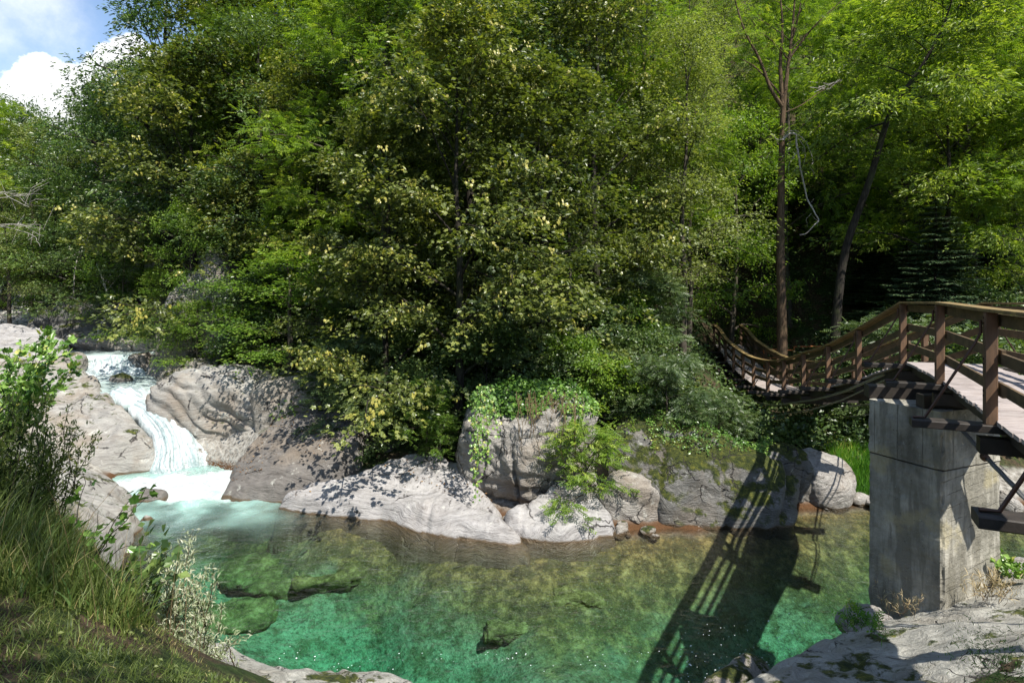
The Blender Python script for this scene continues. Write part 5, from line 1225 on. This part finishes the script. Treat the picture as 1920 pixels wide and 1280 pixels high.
# ------------------------------------------------------------------ bushes and saplings on the banks
def build_bushes():
    B = [('locust', 1255, 16.4, 1.3, .72, "silver-green elder bush drooping over the mossy boulder, right of centre"),
         ('sapling', 1098, 14.35, .35, 1.0, "bright ash sapling hanging down between the two big boulders"),
         ('shrubb', 1130, 16.6, 1.7, .8, "bright green bush above the ash sapling"),
         ('locust', 1345, 16.9, .6, .6, "low elder bush with hanging leaves behind the mossy boulder's crown")]
    for k, (key, px, d, z, s, lab) in enumerate(B):
        plant(key, (px-960)/F*d, d, s, k*1.3, z, lab, cat="bush" if key != 'sapling' else "sapling")
    # overhanging sprays at the shelf
    plant('sapling', (800-960)/F*16.4, 16.4, .75, 1.0, 1.55, "small bright spray of leaves low over the dark hollow, left one of two", cat="sapling", name="ash_sapling")
    plant('sapling', (826-960)/F*15.9, 15.9, .5, 2.0, 1.25, "small bright spray of leaves nearest the pale shelf, right one of two", cat="sapling", name="ash_sapling")
    rs = np.random.RandomState(5)
    spots = []
    for k in range(78):
        px = rs.uniform(420, 1900); d = rs.uniform(17.2, 24)
        if px < 520: d = rs.uniform(22.5, 24)
        if px < 600 and d < 21.5: continue
        x = (px-960)/F*d; z = th(x, d)
        if 1500 < px < 1660 and d < 18.5: continue
        if z < 1.0: continue
        if px > 1380 and d > 18.6 and rs.rand() < .8: continue
        if 1225 < px < 1700 and d < 5.41/(max(px, 1330)/F-960/F-.15)+1.5: continue
        key = 'shrub' if rs.rand() < .72 else ('shrubb' if rs.rand() < .5 else 'locust')
        lab = {'shrub': "dark bush in the shaded undergrowth at the forest's foot", 'shrubb': "light green bush in the undergrowth at the forest's foot", 'locust': "feathery-leaved bush in the undergrowth at the forest's foot"}[key]
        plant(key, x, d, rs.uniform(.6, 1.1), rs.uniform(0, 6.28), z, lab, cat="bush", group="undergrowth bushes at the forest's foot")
    for k in range(30):
        px = rs.uniform(-20, 330); d = rs.uniform(29, 40); x = (px-960)/F*d; z = th(x, d)
        if z < 4.3: continue
        plant('shrubb' if rs.rand() < .6 else 'shrub', x, d, rs.uniform(.8, 1.3), rs.uniform(0, 6.28), z, "bush along the upstream bank above the gravel bar", cat="bush", group="bushes on the upstream bank")
build_bushes()

# ------------------------------------------------------------------ ground cover, ivy, grass
def scatter_leaves(name, pts, nr, mat, leaf, lw, kind, seed, height=.3, kindtag="stuff", label=None, cat=None, parent=None):
    rs = np.random.RandomState(seed); n = len(pts); fo = Foliage()
    nrm = nr + rs.normal(size=(n, 3))*.45; ax = rs.normal(size=(n, 3))*np.array([1, 1, .4])+np.array([0, 0, -.2])
    pos = pts + np.array([0, 0, 1.0])*(rs.rand(n)**1.5*height)[:, None]
    L = leaf*rs.uniform(.6, 1.3, n); v = fbm(pts*1.3, 3, seed); fo.add(pos, ax, nrm, L, L*lw, kind, np.clip(.45+.2*rs.normal(size=n)+.25*v, 0, 1), rs)
    o = fo.build(name, mat, parent); return tag(o, label, cat, None, kindtag)
def ground_cover():
    rs = np.random.RandomState(9); n = 150000
    px = rs.uniform(-60, 1980, n); d = 17.0+rs.rand(n)**1.4*26; x = (px-960)/F*d; z = terrain(x, d)
    m = (z > np.where(x > 5, .75, 1.25)) & ~((x < -11.5) & (z < 4.4+.1*(d-25))) ; v = fbm(np.stack([x, d, 0*x], 1)*.6, 3, 31); m &= v > -.45
    m &= ~((px > 440) & (px < 900) & (d < 18.6)); m &= ~((px < 440) & (d < 23))
    m &= ~((x > 9) & (x < 12.5) & (d > 29) & (d < 33)); m &= ~((np.abs(x-(6.0+.15*d)) < 1.3) & (z > 1.4))
    m &= ~((px > 1380) & (d > 19) & (rs.rand(n) < .62))
    P = np.stack([x, d, z], 1)[m]
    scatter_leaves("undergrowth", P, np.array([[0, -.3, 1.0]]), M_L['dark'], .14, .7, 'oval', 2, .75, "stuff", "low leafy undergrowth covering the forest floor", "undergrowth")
ground_cover()

def on_boulder(o, n, seed, cond, lift=.02):
    me = o.data; k = len(me.vertices); co = np.empty(k*3, np.float32); me.vertices.foreach_get("co", co); no = np.empty(k*3, np.float32); me.vertices.foreach_get("normal", no)
    co = co.reshape(-1, 3)+np.array(o.location[:]); no = no.reshape(-1, 3); rs = np.random.RandomState(seed); m = np.where(cond(co, no))[0]
    i = rs.choice(m, n); return co[i]+no[i]*lift+rs.normal(size=(n, 3))*.03, no[i]
def find(label): return next(o for o in bpy.data.objects if o.get("label", "").startswith(label))
def build_ivy():
    b1 = find("craggy pale boulder"); b2 = find("largest dark boulder"); b3 = find("rough grey boulder draped")
    root = empty("ivy", (b1.location[0], b1.location[1], 3.0)); tag(root, "bright ivy mat spilling over the top of the craggy pale boulder", "ivy")
    org = np.array(root.location[:])
    P, N = on_boulder(b1, 5200, 1, lambda c, n: (c[:, 2] > 2.35+.25*vnoise(c*2.0, 3)) & (n[:, 2] > -.1)); 
    o = scatter_leaves("leaves", P-org, N+np.array([0, -.2, .4]), M_L['ivy'], .085, .95, 'maple', 3, .22, None, None, None, root)
    # trailing strand on the left
    rs = np.random.RandomState(2); g = Geo(); fo = Foliage()
    root2 = empty("ivy_vine", tuple(W(912, 728, d=14.9))); o2 = np.array(root2.location[:]); tag(root2, "long ivy strand hanging down the left side of the craggy boulder", "vine")
    for k in range(7):
        x0 = 902+rs.uniform(-8, 26); ln = [930, 860, 815, 800, 880, 790, 770][k]; rows = np.linspace(725, ln, 14)
        cx = x0+np.cumsum(rs.normal(size=14)*1.8); dep = np.interp(rows, [720, 800, 930], [14.75, 14.15, 14.2])-.05*rs.rand()
        Q = np.array([W(a, b, d=c) for a, b, c in zip(cx, rows, dep)])-o2; g.tube(Q, .006, 4)
        m = int((ln-725)*.75); q = rs.rand(m)*13; i = np.floor(q).astype(int).clip(0, 12); fr = (q-i)[:, None]; c = Q[i]*(1-fr)+Q[i+1]*fr + rs.normal(size=(m, 3))*.055
        L = rs.uniform(.04, .085, m); fo.add(c, np.stack([rs.normal(size=m), rs.normal(size=m)*.3-.3, -1+0*L], 1), np.stack([rs.normal(size=m)*.4, -1+0*L, .5+0*L], 1), L, L*.95, 'maple', np.clip(.42+.25*rs.normal(size=m), 0, 1), rs)
    g.build("stem", M_BARKS, root2, True); fo.build("leaves", M_L['ivy'], root2)
    # dry roots and grass fringe under the ivy
    g = Geo(); root3 = empty("dry_roots", tuple(W(1000, 760, d=14.4))); o3 = np.array(root3.location[:]); tag(root3, "dry brown roots and dead stalks dangling over the craggy boulder's face", "roots")
    for k in range(60):
        a = rs.uniform(965, 1085); r0 = 738+rs.uniform(-8, 22)+.05*(a-1000); ln = rs.uniform(20, 110) if k % 3 == 0 else rs.uniform(10, 40); rows = np.linspace(r0, r0+ln, 7); cx = a+np.cumsum(rs.normal(size=7)*3.0)
        dep = np.interp(rows, [730, 800, 900], [14.55, 14.12, 14.2]); g.tube(np.array([W(u, v, d=w) for u, v, w in zip(cx, rows, dep)])-o3, .005+.004*rs.rand(), 4)
    g.build("roots", M_L['dry'], root3, True, tint=None)
    # climbing greenery on the mossy boulders
    for b, nleaf, cond, lab, s in ((b2, 2600, lambda c, n: (c[:, 2] > 1.45+.35*vnoise(c*1.6, 5)) & (c[:, 0] > 3.4), "low ground ivy on the crown of the largest mossy boulder", 4),
                                   (b3, 2600, lambda c, n: (np.abs(c[:, 0]-6.2-.25*vnoise(c*1.5, 2)) < .35) & (n[:, 1] < .3) & (c[:, 2] > .25), "trailing creeper hanging over the rough grey boulder", 5)):
        P, N = on_boulder(b, nleaf, s, cond); r = empty("creeper", b.location); tag(r, lab, "creeper")
        scatter_leaves("leaves", P-np.array(b.location[:]), N+np.array([0, -.2, .3]), M_L['ivy'], .055, .8, 'oval', s, .12, None, None, None, r)
build_ivy()
def build_litter():
    rs = np.random.RandomState(44); pts = []
    for lab, n in (("brown grey rock shelf below", 520), ("long pale swirl-banded", 190), ("dark rock hump behind", 260)):
        o = find(lab); me = o.data; k = len(me.vertices); co = np.empty(k*3, np.float32); me.vertices.foreach_get("co", co); co = co.reshape(-1, 3)
        v = fbm(co*1.3, 3, 5)+(co[:, 1]-16.2)*.35; m = np.where((co[:, 2] > .25) & (v > .1))[0]; i = rs.choice(m, n); pts.append(co[i]+rs.normal(size=(n, 3))*np.array([.03, .03, 0])+np.array([0, 0, .012]))
    P = np.concatenate(pts); n = len(P); fo = Foliage(); L = rs.uniform(.035, .08, n)
    fo.add(P, rs.normal(size=(n, 3))*np.array([1, 1, .15]), np.array([0, 0, 1.0])+rs.normal(size=(n, 3))*.3, L, L*.6, 'oval', np.clip(.5+.3*rs.normal(size=n), 0, 1), rs)
    tag(fo.build("leaf_litter", M_L['litter']), "fallen brown leaves lying on the shaded rock shelves", "leaf litter", None, "stuff")
    # foam flecks drifting near the lower edge
    n = 130; px = rs.uniform(1270, 1520, n); py = 1180+rs.rand(n)*95-.08*(px-1270)+rs.normal(size=n)*8; V, Fc = ico(1); A = []; B = []
    q2 = 60; px = np.concatenate([px, rs.uniform(520, 1250, q2)]); py = np.concatenate([py, 1232+rs.normal(size=q2)*9+8*np.sin(px[n:]*.02)])
    for k, (a, b) in enumerate(zip(px, py)):
        c = W(a, max(b, 1100), z=.012); r = rs.uniform(.004, .011)*(1.6 if rs.rand() < .1 else 1); A.append(V*np.array([r, r*rs.uniform(.6, 1.2), r*.35])+c); B.append(Fc+k*len(V))
    t = NT("foam_bubble"); m = t.done(t.pbr((.8, .83, .82), .4))
    tag(mesh_np("foam_flecks", np.concatenate(A), np.concatenate(B), m), "white foam flecks drifting on the lower pool", "foam", None, "stuff")
build_litter()

def grass(name, fn, n, seed, hgt, mat, label, width=.010, lean=.35, cat="grass", bend=.5, zfun=None, kind="stuff", seg=4):
    """curved blades rooted on the ground; fn(rs, n) gives x, y and a height factor"""
    rs = np.random.RandomState(seed); x, y, hf = fn(rs, n); n = len(x); z = (zfun or terrain)(x, y)
    h = hgt*hf*rs.uniform(.45, 1.2, n); az = rs.uniform(0, 6.28, n); ln = lean*rs.uniform(.2, 1.6, n)
    d = np.stack([np.cos(az), np.sin(az)], 1); s = np.linspace(0, 1, seg)
    cx = x[:, None]+d[:, :1]*(ln*h)[:, None]*(s**1.8)[None]; cy = y[:, None]+d[:, 1:]*(ln*h)[:, None]*(s**1.8)[None]; cz = z[:, None]-.03+h[:, None]*(s-bend*ln[:, None]*.6*s**2.5)
    w = width*rs.uniform(.6, 1.4, n)[:, None]*(1-s**1.5*.95)[None]; sx = -d[:, 1:]; sy = d[:, :1]
    # turn blades broadly toward any viewer: random twist
    tw = rs.uniform(0, 3.14, n)[:, None]; sx, sy = np.cos(tw), np.sin(tw)
    A = np.stack([cx-sx*w, cy-sy*w, cz], 2); B = np.stack([cx+sx*w, cy+sy*w, cz], 2); V = np.stack([A, B], 2).reshape(n, seg*2, 3)
    f = np.array([[2*i, 2*i+1, 2*i+3, 2*i+2] for i in range(seg-1)]); Q = (f[None]+(np.arange(n)*seg*2)[:, None, None]).reshape(-1, 4)
    v = fbm(np.stack([x, y, 0*x], 1)*1.1, 3, seed); t = np.repeat(np.clip(.42+.22*rs.normal(size=n)+.3*v, 0, 1), seg-1)
    o = mesh_np(name, V.reshape(-1, 3), Q, mat, None, True, t); return tag(o, label, cat, None, kind)
def inside(poly, rs, n):
    P = np.array(poly); mn, mx = P.min(0), P.max(0); x = rs.uniform(mn[0], mx[0], n*3); y = rs.uniform(mn[1], mx[1], n*3); d = poly_sd(x, y, P); m = d > 0; return x[m][:n], y[m][:n], d[m][:n]
def build_grass():
    bank = [(-9, 1.8), (-1.6, 1.8), (-1.0, 2.6), (-1.3, 3.4), (-2.1, 4.3), (-2.9, 5.0), (-3.7, 6.2), (-4.7, 7.3), (-6.0, 7.9), (-9, 8.4), (-12, 7)]
    rs = np.random.RandomState(91); x, y, d = inside(bank, rs, 9000); v = fbm(np.stack([x, y, 0*x], 1)*1.6, 3, 12); m = v > .0; P = np.stack([x, y, terrain(x, y)], 1)[m]
    scatter_leaves("turf_weeds", P, np.array([[0, -.2, 1.0]]), M_L['grass'], .028, .6, 'oval', 92, .05, "stuff", "small broad-leaved weeds in the near turf", "weeds")
    tall = [(-9, 4.6), (-3.1, 3.6), (-2.5, 4.0), (-2.75, 4.8), (-3.5, 6.0), (-4.5, 7.1), (-6.0, 7.9), (-9, 8.4), (-12, 7)]
    def f1(rs, n): x, y, d = inside(bank, rs, n); return x, y, .5+.6*np.clip(d, 0, 1)
    grass("grass", f1, 150000, 3, .10, M_L['grass'], "short trampled turf on the near bank at lower left", .0035, .7)
    def f2(rs, n):
        x, y, d = inside(tall, rs, n); v = fbm(np.stack([x, y, 0*x], 1)*.9, 3, 4); m = v > -.35; return x[m], y[m], (.55+.5*np.clip(v[m]+.4, 0, 1))*(.5+.5*np.clip(d[m]*2, 0, 1))
    grass("tall_grass", f2, 52000, 5, .66, M_L['grass'], "tall uncut grass and weeds along the left bank", .0048, .5, seg=5)
    grass("broad_grass", f2, 7000, 15, .5, M_L['lush2'], "broader green blades mixed through the tall bank grass", .0085, .7, seg=5)
    def f3(rs, n):
        x, y, d = inside([(-9, 3.6), (-2.6, 3.4), (-2.0, 4.1), (-2.6, 5.0), (-3.9, 6.5), (-6, 7.8), (-9, 8)], rs, n); return x, y, 1+0*x
    grass("dry_grass", f3, 500, 6, .8, M_L['dry'], "dry straw-coloured stalks among the tall bank grass", .0025, .4, seg=5)
    # bright tuft across the water beside the pier
    def f4(rs, n): x = rs.uniform(8.75, 10.9, n); y = rs.uniform(15.75, 17.2, n); return x, y, .5+.5*np.clip((y-15.7)*1.3, 0, 1)
    grass("grass", f4, 7000, 7, .48, M_L['lush'], "bright lush grass patch on the far shore left of the pier", .010, .4)
build_grass()

def stems(name, base, n, length, mat, bark, label, leafkind, leaf, lw, seed, spread=.6, arch=.5, dens=30, cat="shrub", az0=None, r=.006, lean=(0, 0), jl=.03):
    """a shrub of many arching leafy stems"""
    rs = np.random.RandomState(seed); root = empty(name, base); tag(root, label, cat); g = Geo(); fo = Foliage(); P_ = []; A = []; N = []
    for k in range(n):
        az = rs.uniform(0, 6.28) if az0 is None else az0+rs.normal()*.7; l = length*rs.uniform(.5, 1.1); sp = spread*rs.uniform(.3, 1.2); s = np.linspace(0, 1, 8)
        d = np.array([math.cos(az)*sp+lean[0], math.sin(az)*sp+lean[1], 0]); Q = d[None]*(s*l)[:, None]+np.array([0, 0, 1.0])*(l*(s-arch*s**2.2*sp))[:, None]+rs.normal(size=3)*np.array([.12, .12, 0])
        Q += np.cumsum(rs.normal(size=(8, 3))*.018, 0)*length; g.tube(Q, r*(1-.7*s), 5)
        m = int(dens*l); q = rs.uniform(.12, 1, m)*7; i = np.floor(q).astype(int).clip(0, 6); fr = (q-i)[:, None]; c = Q[i]*(1-fr)+Q[i+1]*fr
        tdir = unit(Q[i+1]-Q[i]); P_.append(c+rs.normal(size=(m, 3))*jl); A.append(tdir*.8+rs.normal(size=(m, 3))*.55); N.append(np.array([0, -.2, 1.0])+rs.normal(size=(m, 3))*.5)
    P_ = np.concatenate(P_); m = len(P_); L = leaf*rs.uniform(.6, 1.25, m); fo.add(P_, np.concatenate(A), np.concatenate(N), L, L*lw, leafkind, np.clip(.5+.25*rs.normal(size=m), 0, 1), rs)
    g.build("stems", bark, root, True); fo.build("leaves", mat, root); return root
def build_near_plants():
    def b(px, py, d): q = W(px, py, d=d); return (q[0], q[1], th(q[0], q[1]))
    # willow with silvery leaves, right edge of the grass
    stems("willow_shrub", tuple(W(345, 1185, d=5.8)), 18, .8, M_L['willow'], M_BARKS, "silvery willow shrub at the edge of the grass, upper of the two", 'oval', .058, .26, 1, .55, .4, 130, lean=(.0, .1))
    stems("willow_shrub", tuple(W(375, 1258, d=5.3)), 18, .62, M_L['willow'], M_BARKS, "low silvery willow shrub by the near ledge, lower of the two", 'oval', .052, .26, 2, .8, .45, 150)
    stems("bramble", b(150, 1010, 5.2), 7, 1.05, M_L['ivy'], M_BARKD, "bramble arching out of the tall grass toward the cascade", 'maple', .085, .9, 3, .8, .5, 14, az0=.6, cat="bramble")
    stems("bramble", b(215, 1040, 5.4), 9, .85, M_L['chestnut'], M_BARKD, "large-leaved nettle clump at the grass edge", 'oval', .10, .9, 4, .6, .5, 22, az0=.2, cat="bramble")
    stems("bush", tuple(W(0, 830, d=6.4)), 26, 1.25, M_L['ivy'], M_BARKD, "leafy bramble bush with reddish tips at the left edge", 'maple', .07, .85, 5, .75, .45, 75, cat="bush")
    stems("bush", tuple(W(-25, 1000, d=4.6)), 22, 1.05, M_L['grass'], M_BARKD, "weedy green bush in the lower left grass", 'oval', .07, .3, 6, .35, .3, 120, cat="bush")
    stems("bush", tuple(W(60, 980, d=5.6)), 26, 1.0, M_L['grass'], M_BARKD, "fine-leaved weeds behind the tall grass", 'oval', .055, .3, 16, .35, .3, 140, cat="bush")
    for k, (px, py, d, lab) in enumerate([(1625, 1188, 7.6, "fern-like tuft at the left foot of the pier"), (1690, 1150, 8.2, "small weeds at the pier's shaded base"), (1850, 1125, 8.1, "dry grass tuft at the pier's sunlit right corner"), (1905, 1085, 8.8, "green plant at the right edge beside the pier"), (1880, 1245, 5.2, "mossy tuft on the near slab at the lower right corner")]):
        m = [M_L['lush'], M_L['dry'], M_L['dry'], M_L['ivy'], M_L['lush']][k]; q = W(px, py, d=d)
        stems("weed", tuple(q), [16, 14, 22, 12, 60][k], [.3, .35, .42, .42, .09][k], m, M_BARKS, lab, ['ash', 'blade', 'blade', 'oval', 'blade'][k], [.13, .09, .12, .09, .05][k], [.6, .08, .08, .7, .12][k], 20+k, [.7, .4, .5, .7, 1.6][k], .4, [26, 40, 40, 50, 200][k], cat="weed", r=.003, jl=.01 if k < 4 else .1)
    # tree behind the viewer whose shade lies on the near bank, and bare twigs reaching in at the left
    plant('chest', .3, -3.0, 1.35, .4, th(.3, -3.0), "leafy tree on the near bank that shades the turf", sx=.62/1.35)
    g = Geo(); rs = np.random.RandomState(12); o = W(-60, 390, d=12)
    for k in range(6):
        y0 = rs.uniform(340, 450); pts = [(-60, y0), (0, y0+rs.uniform(-15, 15)), (45+rs.uniform(-10, 20), y0+rs.uniform(-10, 30)), (80+rs.uniform(-20, 40), y0+rs.uniform(-40, 30))]
        Q = np.array([W(a, c, d=12+rs.uniform(-.5, .5))-o for a, c in pts]); t = np.linspace(0, 1, 4); tt = np.linspace(0, 1, 14); C = np.stack([np.interp(tt, t, Q[:, a]) for a in range(3)], 1)
        C += np.cumsum(rs.normal(size=C.shape)*.015, 0); g.tube(C, .008*(1-tt*.7), 5)
        for j in range(4):
            i = rs.randint(4, 13); g.tube([C[i], C[i]+rs.normal(size=3)*.15+np.array([.1, 0, .05]), C[i]+rs.normal(size=3)*.25+np.array([.2, 0, .12])], [.004, .003, .0015], 4)
    tag(g.build("bare_branch", M_DEAD, None, True), "bare grey twigs reaching in from the left edge", "branch").location = tuple(float(v) for v in o)
build_near_plants()
